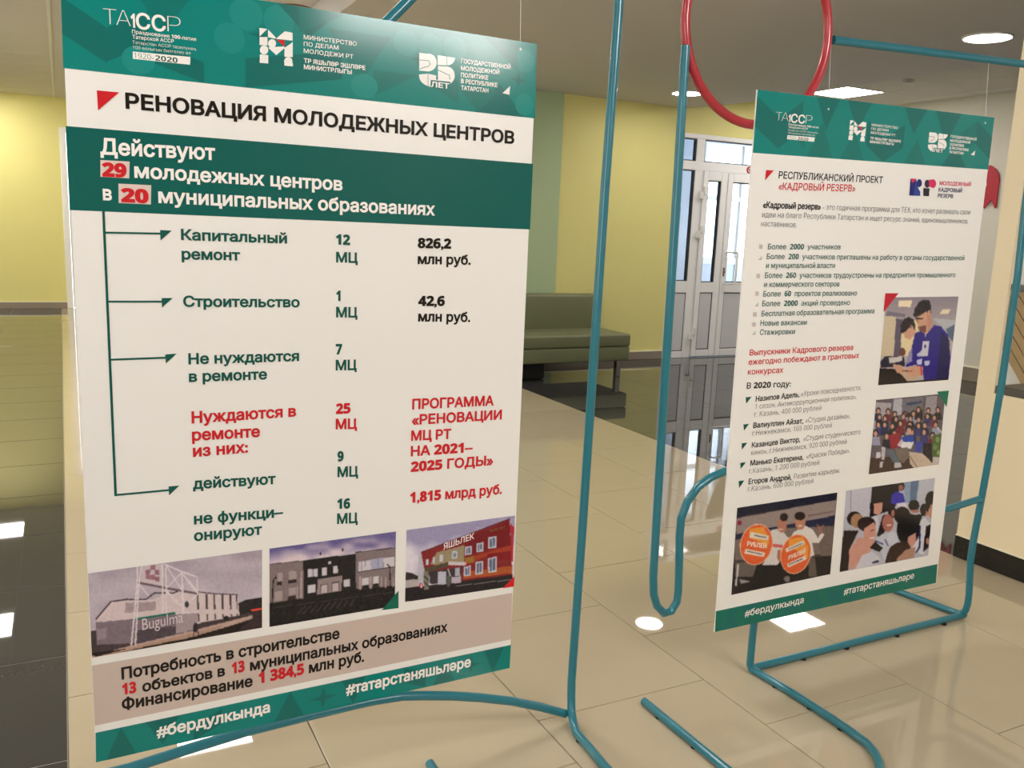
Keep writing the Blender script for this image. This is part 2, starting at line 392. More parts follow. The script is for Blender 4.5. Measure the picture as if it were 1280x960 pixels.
rs = MB().tube([(7.0+.032*math.cos(a), YM-.003, 2.135+.032*math.sin(a)) for a in [2*math.pi*k/30 for k in range(30)]], .008, 8, closed=True)
rs.tube([(6.98, YM-.004, 2.155), (7.02, YM-.004, 2.115)], .006, 6)
under(d1, rs.build('round_sticker', m_redcard)); 
# vestibule behind the glass: pale walls on the left, glazed entrance on the right
vs_ = MB().box(5.6, 11.4, YM+.2, 9.66, 2.66, 2.75); vs_.box(5.6, 5.75, YM+.2, 9.66, 0, 2.66).box(11.25, 11.4, YM+.2, 9.66, 0, 2.66)
vs_.box(5.6, 7.62, 9.6, 9.7, 0, 2.75)
struct(vs_.build('wall_vestibule', m_blueW)); struct(MB().box(5.6, 11.4, YM+.2, 9.8, -.12, -.001).build('floor_vestibule', m_counter))
d2 = struct(empty('door_2', (9.4, 9.6, 0))); b = MB()
for x0, x1 in ((7.62, 7.74), (8.38, 8.44), (9.3, 9.4), (10.3, 10.4), (11.17, 11.25)): b.box(x0, x1, 9.58, 9.64, 0, 2.66, .004)
for z0, z1 in ((0, .1), (1.0, 1.09), (1.86, 1.92), (2.6, 2.66)): b.box(7.74, 11.17, 9.585, 9.635, z0, z1)
under(d2, b.build('frame', m_upvc)); under(d2, MB().box(7.74, 11.17, 9.605, 9.61, 1.09, 2.6).build('pane', m_glass))
under(d2, MB().box(7.74, 11.17, 9.6, 9.62, .1, 1.0).build('infill_panel', m_blueW))
struct(MB().box(-30, 60, 9.8, 80, -.3, -.15).build('ground', m_snow))
t = empty('cabinet', (6.9, 9.4, 0)); under(t, MB().box(6.7, 7.08, 9.2, 9.58, 0, 1.74, .01).build('body', m_gask)); under(t, MB().box(6.72, 7.06, 9.185, 9.199, .05, 1.70, .003).build('door', m_gask))
tag(t, 'dark grey upright cabinet seen through the left door glass', 'cabinet')
# white doorway in the far wall, mostly behind the left poster
d3 = struct(empty('door_3', (.54, YF, 0))); b = MB()
b.box(.03, .11, YF-.02, YF+.08, 0, 2.5, .004).box(.97, 1.05, YF-.02, YF+.08, 0, 2.5, .004).box(.11, .97, YF-.02, YF+.08, 2.42, 2.5, .004)
under(d3, b.build('frame', m_upvc)); under(d3, MB().box(.115, .965, YF+.02, YF+.06, .01, 2.415, .004).build('leaf', m_upvc)); under(d3, MB().tube([(.2, YF-.03, 1.02), (.32, YF-.03, 1.02)], .01).box(.19, .21, YF-.03, YF+.02, 1.01, 1.03).build('handle', m_hard))
# window frame added around the fill light on the unseen left wall
w = struct(empty('window_1', (XL, -1.6, 1.7))); b = MB()
for a, c in ((-2.96, -2.90), (-1.63, -1.57), (-.3, -.24)): b.box(XL, XL+.05, a, c, .8, 2.6)
b.box(XL, XL+.05, -2.9, -.3, .8, .86).box(XL, XL+.05, -2.9, -.3, 2.54, 2.6)
under(w, b.build('window_frame', m_upvc))

# ------------------------------------------------------------------ bench
bench = empty('bench', (3.8, 7.3, 0))
tag(bench, 'olive green upholstered bench with backrest along the yellow wall', 'bench')
def part(o): return under(bench, o)
part(MB().box(2.75, 4.852, 6.94, 7.62, .16, .298, .018).build('seat_base', m_green, smooth=True))
part(MB().box(2.75, 4.855, 6.935, 7.50, .300, .420, .022).build('seat_cushion', m_green, smooth=True))
part(MB().box(2.75, 4.84, 7.50, 7.66, .302, .755, .035).build('backrest', m_green, smooth=True))
part(MB().box(3.05, 3.96, 7.02, 7.48, .004, .16, .006).build('dark_box', m_black))  # plain black box below the left part of the seat
for x in (4.757, 2.85):
    for y in (6.99, 7.42):
        part(MB().box(x-.03, x+.03, y-.006, y+.006, 0, .165, .003).box(x-.03, x-.024, y-.02, y+.03, 0, .165).build('leg', m_chrome))

# ------------------------------------------------------------------ counter, lattice, screen, ribbon
t = empty('counter', (3.84, 0, 0)); tag(t, 'dark grey counter top on the cream wall at the right picture edge', 'counter')
under(t, MB().box(3.548, 4.15, YN+.02, 2.345, .766, .800, .003).build('counter_top', m_counter)); under(t, MB().box(4.05, 4.12, YN+.02, 2.3, 0, .766).build('support_panel', m_white))
lat = empty('slatted_panel', (4.62, 2.9, 1.0)); tag(lat, 'tan wood panel of diagonal slats with dark top rail behind the counter', 'slatted panel')
def YZ(x, y, X): d = ray(x, y); p = EYE+d*(X/d.x); return (p.y, p.z)
XW = 4.62
pt = YZ(1256, 366, XW); pb = YZ(1300, 369, XW)
under(lat, MB().box(XW-.03, XW+.02, 2.55, 3.12, 1.155, 1.19).build('top_rail', m_black))
yA = 3.10
sl = 1.28                                             # slats fall away towards the photographer
for i in range(13):
    z_top = .975+.075*i
    poly = []
    y0, y1 = 3.10, 2.56
    za, zb = z_top-.0, z_top-(y0-y1)*sl
    pts = [(y0, za-.067), (y0, za), (y1, zb), (y1, zb-.067)]
    # clip to the rail height
    pts2 = []
    for a in range(4):
        p, q = pts[a], pts[(a+1) % 4]; ip, iq = p[1] <= 1.154, q[1] <= 1.154
        if ip: pts2.append(p)
        if ip != iq:
            s_ = (1.154-p[1])/(q[1]-p[1]); pts2.append((p[0]+(q[0]-p[0])*s_, 1.154))
    if len(pts2) > 2: under(lat, MB().prism(pts2, XW-.012, XW+.012, 'x').build('slat', m_wood))
under(lat, MB().prism([(3.10, .925), (3.10, 1.16), (2.56, 1.16), (2.56, .925-.54*1.28)], XW+.0125, XW+.02, 'x').build('backing', m_black))
tag(MB().box(4.60, 4.649, 2.4, 3.09, 1.52, 1.68, .006).build('screen', m_dark), 'black wall mounted screen edge at the right picture edge above the slatted panel', 'screen')
shp = [(205, 45), (235, 40), (270, 65), (292, 105), (298, 150), (285, 240), (272, 355), (262, 362), (238, 300), (185, 362), (170, 355), (172, 300), (190, 220), (205, 190), (203, 160), (150, 150), (150, 60)]
rib = [YZ(1200+a/6, 200+c/6, XR-.01) for a, c in shp]
tag(MB().prism(rib, XR-.02, XR-.004, 'x').build('ribbon', m_redcard), 'red ribbon shape with forked tail on the wall beside the right poster', 'ribbon')

# ------------------------------------------------------------------ display stands
YS = 1.95; r = .0122
def arc(c, rad, a0, a1, f, n=12): return [f(c[0]+rad*math.cos(math.radians(a0+(a1-a0)*k/n)), c[1]+rad*math.sin(math.radians(a0+(a1-a0)*k/n))) for k in range(n+1)]
XZ = lambda x, z: (x, YS, z)
s1 = empty('display_stand', (.5, YS, 0)); tag(s1, 'teal tubular steel stand holding the left poster', 'display stand')
pole = [at(772+3, -40, YS), at(773.5, 0, YS), at(772.5, 20, YS), at(757, 225, YS), at(742, 450, YS), at(728, 660, YS), at(714.5, 850, YS)]
pp = [Vector(p) for p in pole]
base_ = [Vector((1.236, YS-.002, .075)), Vector((1.231, YS-.015, .038)), Vector((1.222, YS-.045, .0155)), Vector((1.211, 1.87, .0135)), Vector((1.199, 1.70, .0135)), Vector((1.198, 1.47, .0135))]
U = [Vector((.992+.206*math.cos(a), 1.45-.206*math.sin(a), .0135)) for a in [math.pi*k/14 for k in range(1, 14)]]
back = [Vector((.786, 1.47, .0135)), Vector((.787, 1.902, .0135))]
top_ = [Vector((.40, YS+.004, 1.55)), Vector((.53, YS+.004, 1.685)), Vector((.667, YS, 1.826)), Vector((.80, YS, 1.965)), Vector((.93, YS, 2.09)), Vector((1.08, YS, 2.155)), Vector((1.2, YS, 2.12)), Vector((1.253, YS, 2.04))]
under(s1, MB().tube(smoothpath(top_, 6)+pp[0:]+base_+U+back, r).build('right_tube', m_teal, smooth=True))
lowpx = [(707, 892), (675, 883.5), (640, 876.5), (600, 872), (565, 870), (530, 869.5), (502, 870), (465, 876), (430, 884), (380, 896), (305, 915), (230, 938), (160, 961)]
low = [at(x, y, YS) for x, y in lowpx]; low += [Vector((-.08, YS, .158)), Vector((-.2, YS, .158))]
under(s1, MB().tube(low, r).build('cross_bar', m_teal, smooth=True))
Ul = [Vector((-.2, YS, 2.05)), Vector((-.2, YS, .06)), Vector((-.2, YS-.02, .025)), Vector((-.2, YS-.06, .0135)), Vector((-.2, 1.46, .0135))]+[Vector((-.406+.206*math.cos(a), 1.45-.206*math.sin(a), .0135)) for a in [math.pi*k/14 for k in range(1, 14)]]+[Vector((-.612, 1.46, .0135)), Vector((-.612, 1.9, .0135))]
under(s1, MB().tube(Ul, r).build('left_tube', m_teal, smooth=True))
under(s1, MB().tube([(-.2, YS, 2.04), (1.0, YS, 2.04), (1.0, YS, 2.12)], r*.9).build('top_bar', m_teal, smooth=True))
for x, y in ((1.209, 1.85), (1.199, 1.6), (.787, 1.8), (.786, 1.55)):
    under(s1, MB().cyl((x, y), .010, 0, .006, 10).build('rubber_foot', m_rubber))
# stand 2
s2 = empty('display_stand', (2.3, YS, 0)); tag(s2, 'teal tubular steel stand with red ring top holding the right poster', 'display stand')
uL = [at(857, 57, YS), at(847, 225, YS), at(838, 370, YS), at(829, 510, YS), at(820, 660, YS), at(816.5, 720, YS)]
ub = [(817, 742), (821, 757), (830, 766.5), (839, 764), (846, 752), (848, 738), (849, 700), (849.5, 670), (851.5, 648), (859, 627), (872, 609), (888, 597), (905, 589.5), (930, 585)]
path = uL+[at(x, y, YS) for x, y in ub]
last = path[-1]; zb = last.z
zr = at(1226, 621, YS).z
pz = at(1181, 637, YS); pe = at(1225, 623.5, YS)
path += smoothpath([last, Vector((last.x+.12, YS, zb+.004)), Vector((2.25, YS, zb-.02)), Vector((2.55, YS, pz.z-.012)), pz, pe], 5)[1:]
under(s2, MB().tube(path, r).build('left_tube', m_teal, smooth=True))
rp = [(1300, 82), (1290, 220), (1272, 345), (1252, 480), (1238, 562), (1227.5, 620), (1216, 680), (1213, 702)]
xs2 = [3.02, 3.02, None, None, None, None, None, None]
rpt = [at(x, y, YS) for x, y in [(1281, 262)]+rp[2:]]
tl = at(1041, 50, YS); tr = at(1281, 80, YS)
zt = tr.z + (2.9-tr.x)*(tr.z-tl.z)/(tr.x-tl.x)
right = [Vector((2.90, YS, zt)), Vector((2.94, YS, zt-.008)), Vector((2.965, YS, zt-.03)), Vector((2.972, YS, zt-.06)), Vector((2.974, YS, 1.7))]+rpt+[Vector((2.965, YS, .10)), Vector((2.966, YS+.001, .062)), Vector((2.966, YS+.006, .036)), Vector((2.965, YS+.017, .020)), Vector((2.963, YS+.036, .0138)), Vector((2.955, 2.03, .0135)), Vector((2.925, 2.2, .0135)), Vector((2.86, 2.5, .0135))]
under(s2, MB().tube([tl]+right, r).build('right_tube', m_teal, smooth=True))
under(s2, MB().tube([(2.978, 1.966, .0135), (1.93, 1.963, .0135)], r).build('base_bar', m_teal, smooth=True))
zc = zb+.002
front = [Vector((1.915, YS+.01, zc)), Vector((1.915, YS+.01, .03)), Vector((1.918, YS+.006, .016)), Vector((1.926, YS-.012, .0135)), Vector((1.936, 1.80, .0135)), Vector((1.938, 1.65, .0135)), Vector((1.937, 1.58, .0135))]
front += [Vector((1.712+.2255*math.cos(a), 1.55-.2*math.sin(a), .0135)) for a in [math.pi*k/14 for k in range(1, 14)]]+[Vector((1.487, 1.58, .0135)), Vector((1.483, 1.934, .0135))]
under(s2, MB().tube(front, r).build('base_tube', m_teal, smooth=True))
cx, cz, cr = 1.727, 1.947, .2535
under(s2, MB().tube([(cx+cr*math.cos(a), YS+.004, cz+cr*math.sin(a)) for a in [2*math.pi*k/72 for k in range(72)]], .0128, 14, closed=True).build('red_ring', m_red, smooth=True))['label'] = 'red steel ring'
for x, y in ((1.932, 1.86), (1.938, 1.72), (1.937, 1.6), (1.484, 1.86), (1.486, 1.70), (2.15, 1.96), (2.35, 1.959), (2.6, 1.958), (2.85, 1.956), (1.88, 1.42)):
    under(s2, MB().cyl((x, y), .010, 0, .006, 10).build('rubber_foot', m_rubber))

# ------------------------------------------------------------------ posters: flat print on 5 mm boards
YP = 1.932                                             # front face of both boards
def pl(x, y): p = at(x, y, YP); return (p.x, p.z)
_tc = bpy.data.curves.new('t', 'FONT'); _to = bpy.data.objects.new('t', _tc); C.objects.link(_to)
_tc.resolution_u = 3; _tc.dimensions = '3D'          # outlines only; filled below contour by contour
_cache = {}
def _area(L): return sum(L[i-1][0]*L[i][1]-L[i][0]*L[i-1][1] for i in range(len(L)))/2
def _grow(L, d):
    """move a contour outwards (for a counter-clockwise one) by d"""
    out = []; n = len(L)
    for i in range(n):
        a, b, c = Vector(L[i-1]), Vector(L[i]), Vector(L[(i+1) % n])
        e, f = (b-a).normalized(), (c-b).normalized(); n1, n2 = Vector((e.y, -e.x)), Vector((f.y, -f.x)); m = n1+n2
        if m.length < 1e-3: m = n1
        m.normalize(); k = d/max(m.dot(n1), .5); out.append((b.x+m.x*k, b.y+m.y*k))
    return out
def _nonzero(loops):
    """fill overlapping contours by the non-zero winding rule, as flat trapezoids"""
    E = []; ysv = set()
    for L in loops:
        for i in range(len(L)):
            (x0, y0), (x1, y1) = L[i-1], L[i]; ysv.add(round(y1, 5))
            if abs(y1-y0) > 1e-6: E.append((x0, y0, x1, y1, 1) if y1 > y0 else (x1, y1, x0, y0, -1))
    for i in range(len(E)):
        a = E[i]
        for j in range(i):
            b = E[j]
            lo = max(a[1], b[1]); hi = min(a[3], b[3])
            if hi-lo < 1e-5 or max(a[0], a[2]) < min(b[0], b[2]) or max(b[0], b[2]) < min(a[0], a[2]): continue
            fa = lambda y: a[0]+(a[2]-a[0])*(y-a[1])/(a[3]-a[1])
            fb = lambda y: b[0]+(b[2]-b[0])*(y-b[1])/(b[3]-b[1])
            d0, d1 = fa(lo)-fb(lo), fa(hi)-fb(hi)
            if d0*d1 < 0: ysv.add(round(lo+(hi-lo)*d0/(d0-d1), 5))
    Y = sorted(ysv); V = []; Fs = []
    for y0, y1 in zip(Y[:-1], Y[1:]):
        if y1-y0 < 2e-5: continue
        ym = (y0+y1)/2; row = []
        for a in E:
            if a[1] <= ym < a[3]:
                g = (a[2]-a[0])/(a[3]-a[1]); row.append((a[0]+g*(ym-a[1]), a[0]+g*(y0-a[1]), a[0]+g*(y1-a[1]), a[4]))
        row.sort(); w = 0; st = None
        for r_ in row:
            if w == 0: st = r_
            w += r_[3]
            if w == 0 and st is not None and r_[0]-st[0] > 1e-5:
                n = len(V); V += [(st[1], y0), (r_[1], y0), (r_[2], y1), (st[2], y1)]; Fs.append((n, n+1, n+2, n+3))
    return V, Fs
def glyphs(s, bold):
    k = (s, bold)
    if k in _cache: return _cache[k]
    _tc.body = ''.join(chr((0x1D7EC if bold > -.005 else 0x1D7E2)+int(ch)) if ch in '0123456789' else ch for ch in s); _tc.size = 1.0
    bpy.context.view_layer.update()
    ev = _to.evaluated_get(bpy.context.evaluated_depsgraph_get()); me = ev.to_mesh()
    co = [tuple(v.co[:2]) for v in me.vertices]; nb = {}
    for e in me.edges:
        a, b = e.vertices; nb.setdefault(a, []).append(b); nb.setdefault(b, []).append(a)
    ev.to_mesh_clear(); seen = set(); loops = []
    for v in sorted(nb):
        if v in seen: continue
        loop = [v]; seen.add(v); nxt = v+1 if v+1 in nb[v] else nb[v][0]
        while nxt is not None and nxt not in seen:
            seen.add(nxt); loop.append(nxt); c = [q for q in nb[nxt] if q not in seen]; nxt = c[0] if c else None
        M_ = []
        for q in (co[i] for i in loop):
            if not M_ or math.dist(q, M_[-1]) > 1e-4: M_.append(q)
        if math.dist(M_[0], M_[-1]) < 1e-4: M_.pop()
        if len(M_) > 2: loops.append(M_)
    # group the contours glyph by glyph along the line
    loops.sort(key=lambda L: min(p[0] for p in L)); groups = []; right = -9
    for L in loops:
        lo, hi = min(p[0] for p in L), max(p[0] for p in L)
        if lo > right-1e-4: groups.append([])
        groups[-1].append(L); right = max(right, hi)
    out = []
    for G in groups:
        ox = G[0][0][0]; key = (bold, tuple(round(p[0]-ox, 3) for L in G for p in L)[:24], tuple(round(p[1], 3) for L in G for p in L)[:24], sum(len(L) for L in G))
        if key not in _cache:
            big = max(G, key=lambda L: abs(_area(L))); sg = 1 if _area(big) > 0 else -1
            R_ = [_grow(L, bold*sg*(1 if abs(_area(L)) > .003 else .6)) for L in [[(p[0]-ox, p[1]) for p in L] for L in G]]
            _cache[key] = _nonzero(R_)
        V, Fs = _cache[key]; out.append(([(x+ox, y) for x, y in V], Fs))
    _cache[k] = out
    return out
CAP = .727
class Layer:
    """one printed layer; every piece lies a few microns above the one printed before it"""
    def __init__(s, parent, name, off, loc, split=False): s.parent = parent; s.name = name; s.off = off; s.v = []; s.f = []; s.c = []; s.k = 0; s.split = split
    def _y(s): s.k += 1; return YP-s.off-(s.k % 40)*6e-6
    def poly(s, pts, col, px=True):
        q = [pl(*p) for p in pts] if px else pts
        y = s._y(); n = len(s.v); s.v += [(a, y, b) for a, b in q]; s.f.append(tuple(range(n, n+len(q)))); s.c.append(srgb(col))
        if s.split: s.flush()
        return s
    def text(s, body, x0, y0, x1, y1, cap, col, bold=.012):
        """left and right ends of the base line, height of a capital in pixels"""
        G = glyphs(body, bold)
        if not G: return s
        a = np.array(pl(x0, y0)); b = np.array(pl(x1, y1)); cp = abs(pl(x0, y0-cap)[1]-a[1])
        d = b-a; L = np.hypot(*d); d = d/L
        xm = min(p[0] for P_, _ in G for p in P_); xM = max(p[0] for P_, _ in G for p in P_); sx = L/(xM-xm); szz = cp/CAP
        for P_, T_ in G:
            n = len(s.v); y = s._y()
            for q in P_: s.v.append((a[0]+d[0]*(q[0]-xm)*sx, y, a[1]+d[1]*(q[0]-xm)*sx+q[1]*szz))
            for t_ in T_: s.f.append(tuple(i+n for i in t_)); s.c.append(srgb(col))
        if s.split: s.flush()
        return s
    def flush(s):
        s.done(); s.v = []; s.f = []; s.c = []
    def done(s):
        if not s.f: return None
        l = s.parent.location
        me = bpy.data.meshes.new(s.name); me.from_pydata([(x-l.x, y-l.y, z-l.z) for x, y, z in s.v], [], s.f)
        at_ = me.color_attributes.new('Col', 'FLOAT_COLOR', 'CORNER')
        data = []
        for p, c in zip(me.polygons, s.c): data += [*c, 1.0]*p.loop_total
        at_.data.foreach_set('color', data)
        # face the viewer
        nrm = np.zeros(len(me.polygons)*3); me.polygons.foreach_get('normal', nrm)
        return link(s.name, me, m_print, s.parent)
def inside(pts, X, Y):
    m = np.zeros(X.shape, bool); n = len(pts)
    for i in range(n):
        x0, y0 = pts[i]; x1, y1 = pts[(i+1) % n]
        if y0 == y1: continue
        c = ((y0 > Y) != (y1 > Y)) & (X < (x1-x0)*(Y-y0)/(y1-y0)+x0); m ^= c
    return m
def vnoise(X, Y, sc_, seed):
    rng = np.random.RandomState(seed); g = rng.rand(64, 64)
    x = X/sc_; y = Y/sc_; xi = np.floor(x).astype(int); yi = np.floor(y).astype(int); fx = x-xi; fy = y-yi
    fx = fx*fx*(3-2*fx); fy = fy*fy*(3-2*fy)
    G = lambda a, b: g[a % 64, b % 64]
    return (G(xi, yi)*(1-fx)+G(xi+1, yi)*fx)*(1-fy)+(G(xi, yi+1)*(1-fx)+G(xi+1, yi+1)*fx)*fy
def picture(parent, quad, org, base_col, shapes, nx, ny, label=None, grain=6, seed=1):
    """printed photograph: a fine grid whose points carry the printed colour.
    quad: corners TL TR BR BL in the poster, shapes in the crop's own coordinates (ox, oy, scale)"""
    ox, oy, s_ = org
    u = np.linspace(0, 1, nx); v = np.linspace(0, 1, ny); UU, VV = np.meshgrid(u, v)
    q = np.array(quad, float)
    PX = (q[0][0]*(1-UU)+q[1][0]*UU)*(1-VV)+(q[3][0]*(1-UU)+q[2][0]*UU)*VV
    PYY = (q[0][1]*(1-UU)+q[1][1]*UU)*(1-VV)+(q[3][1]*(1-UU)+q[2][1]*UU)*VV
    X = (PX-ox)*s_; Y = (PYY-oy)*s_
    col = np.zeros((ny, nx, 3))
    if callable(base_col): col[:] = base_col(X, Y)
    else: col[:] = base_col
    for sh in shapes:
        k, c = sh[0], np.array(sh[1], float)
        if k == 'p': m = inside(sh[2], X, Y)
        elif k == 'e':
            cx_, cy_, rx, ry = sh[2][:4]; an = math.radians(sh[2][4]) if len(sh[2]) > 4 else 0
            dx = (X-cx_)*math.cos(an)+(Y-cy_)*math.sin(an); dy = -(X-cx_)*math.sin(an)+(Y-cy_)*math.cos(an)
            m = (dx/rx)**2+(dy/ry)**2 <= 1
        elif k == 'l':
            pts, w = sh[2], sh[3]; m = np.zeros(X.shape, bool)
            for (x0, y0), (x1, y1) in zip(pts[:-1], pts[1:]):
                L2 = (x1-x0)**2+(y1-y0)**2+1e-9; t_ = np.clip(((X-x0)*(x1-x0)+(Y-y0)*(y1-y0))/L2, 0, 1)
                m |= (X-x0-t_*(x1-x0))**2+(Y-y0-t_*(y1-y0))**2 <= (w/2)**2
        col[m] = c
    # a light print softness
    pad = np.pad(col, ((1, 1), (1, 1), (0, 0)), 'edge')
    col = pad[1:-1, 1:-1]*.5+(pad[:-2, 1:-1]+pad[2:, 1:-1]+pad[1:-1, :-2]+pad[1:-1, 2:])*.125
    col += (vnoise(X, Y, 14, seed)[..., None]-.5)*grain*2
    col = np.clip(col, 0, 255)/255
    lin = np.where(col <= .04045, col/12.92, ((col+.055)/1.055)**2.4)
    # back to the poster plane
    D = np.array(fwd)[None, None]+np.array(RT)[None, None]*((PX-640)/F)[..., None]-np.array(UP)[None, None]*((PYY-480)/F)[..., None]
    W = np.array(EYE)+D*(YP/D[..., 1:2]); l = parent.location
    V = np.stack([W[..., 0]-l.x, W[..., 1]*0+YP-.0005-l.y, W[..., 2]-l.z], -1).reshape(-1, 3)
    me = bpy.data.meshes.new('printed_photo')
    idx = np.arange(nx*ny).reshape(ny, nx)
    fs = np.stack([idx[:-1, :-1], idx[1:, :-1], idx[1:, 1:], idx[:-1, 1:]], -1).reshape(-1, 4)
    me.vertices.add(len(V)); me.vertices.foreach_set('co', V.ravel())
    me.loops.add(fs.size); me.loops.foreach_set('vertex_index', fs.ravel())
    me.polygons.add(len(fs)); me.polygons.foreach_set('loop_start', np.arange(len(fs))*4); me.polygons.foreach_set('loop_total', np.full(len(fs), 4)); me.update(calc_edges=True)
    a_ = me.color_attributes.new('Col', 'FLOAT_COLOR', 'POINT'); a_.data.foreach_set('color', np.concatenate([lin.reshape(-1, 3), np.ones((nx*ny, 1))], 1).ravel())
    o = link('printed_photo', me, m_print, parent)
    if label: o['label'] = label
    return o

TEAL = (4, 130, 123); TEALD = (12, 108, 103); TEALL = (24, 140, 133); DK = (2, 94, 88); INK = (26, 22, 22); REDP = (206, 34, 44); WH = (246, 244, 240); GRN = (16, 88, 78)
def board(quad, name, label, loc):
    t = empty(name, loc); tag(t, label, 'poster', 'information posters hung in the stands')
    q = [pl(*p) for p in quad]
    o = MB().prism(q, YP, YP+.005, 'y').build('board', m_board); under(t, o); return t
def header_pattern(L, hq, seed, cells):
    """tone-on-tone circles and triangles printed on the teal band; cells in band coordinates 0..1"""
    A, B, Cc, D = [np.array(pl(*p)) for p in hq]
    def P(u, v): return tuple((A*(1-u)+B*u)*(1-v)+(D*(1-u)+Cc*u)*v)
    for kind, u, v, w, h, tone in cells:
        c = {0: TEALD, 1: TEALL, 2: (10, 116, 109)}[tone]
        if kind == 'o':
            pts = [(u+w/2+w/2*math.cos(a), v+h/2+h/2*math.sin(a)) for a in [2*math.pi*k/22 for k in range(22)]]
        elif kind == 'd': pts = [(u, v), (u+w, v), (u+w/2, v+h)]
        elif kind == 'u': pts = [(u, v+h), (u+w/2, v), (u+w, v+h)]
        elif kind == 'q': pts = [(u, v), (u+w, v+h*.4), (u+w, v+h), (u, v+h*.6)]
        elif kind == 'Q': pts = [(u, v+h*.4), (u+w, v), (u+w, v+h*.6), (u, v+h)]
        elif kind == 'x': pts = [(u+w/2, v), (u+w*.6, v+h*.4), (u+w, v+h/2), (u+w*.6, v+h*.6), (u+w/2, v+h), (u+w*.4, v+h*.6), (u, v+h/2), (u+w*.4, v+h*.4)]
        elif kind == 't': pts = [(u, v), (u+w, v), (u+w, v+h)]
        elif kind == 's': pts = [(u, v), (u+w, v), (u, v+h)]
        pts = [(min(max(a, 0), 1), min(max(b_, 0), 1)) for a, b_ in pts]
        L.poly([P(*p) for p in pts], c, px=False)
CELLS1 = [('q', 0.0, .28, .075, .62, 0), ('Q', .075, .3, .075, .58, 0), ('d', .11, 0, .13, .5, 2), ('o', .30, .0, .066, .36, 1), ('o', .367, .02, .062, .36, 1),
          ('o', .27, .3, .06, .34, 1), ('x', .335, .28, .05, .22, 0), ('Q', .33, .45, .2, .55, 0), ('d', .395, 0, .13, .34, 0), ('s', .44, .0, .1, .3, 2),
          ('o', .645, .08, .058, .32, 1), ('o', .703, .08, .058, .32, 1), ('o', .705, .4, .055, .3, 1), ('o', .761, .06, .058, .32, 1), ('x', .683, .32, .04, .2, 0), ('x', .742, .32, .04, .2, 0),
          ('d', .50, .2, .14, .6, 2), ('s', .6, .62, .1, .32, 2), ('t', .70, .62, .1, .3, 2), ('o', .55, .68, .06, .3, 1), ('o', .94, .1, .055, .3, 1), ('x', .93, .4, .045, .22, 0),
          ('t', .86, .0, .09, .4, 2), ('u', .84, .6, .13, .4, 0), ('d', .80, .7, .1, .3, 2), ('o', .945, .68, .05, .3, 1), ('q', .16, .62, .09, .38, 0), ('o', .1, .68, .06, .3, 1)]
CELLS2 = [('q', 0.0, .1, .09, .8, 0), ('Q', .09, .1, .08, .8, 0), ('d', .22, 0, .09, .55, 0), ('u', .20, .4, .1, .6, 2), ('u', .33, .5, .1, .5, 2), ('d', .34, .0, .1, .5, 0),
          ('q', .43, .3, .08, .7, 0), ('Q', .51, .3, .08, .7, 0), ('d', .58, 0, .1, .45, 0), ('u', .6, .55, .1, .45, 2), ('d', .72, 0, .12, .6, 0), ('Q', .84, .1, .08, .7, 2), ('q', .92, .1, .08, .7, 0), ('u', .77, .6, .12, .4, 0), ('t', .12, .5, .07, .4, 2)]
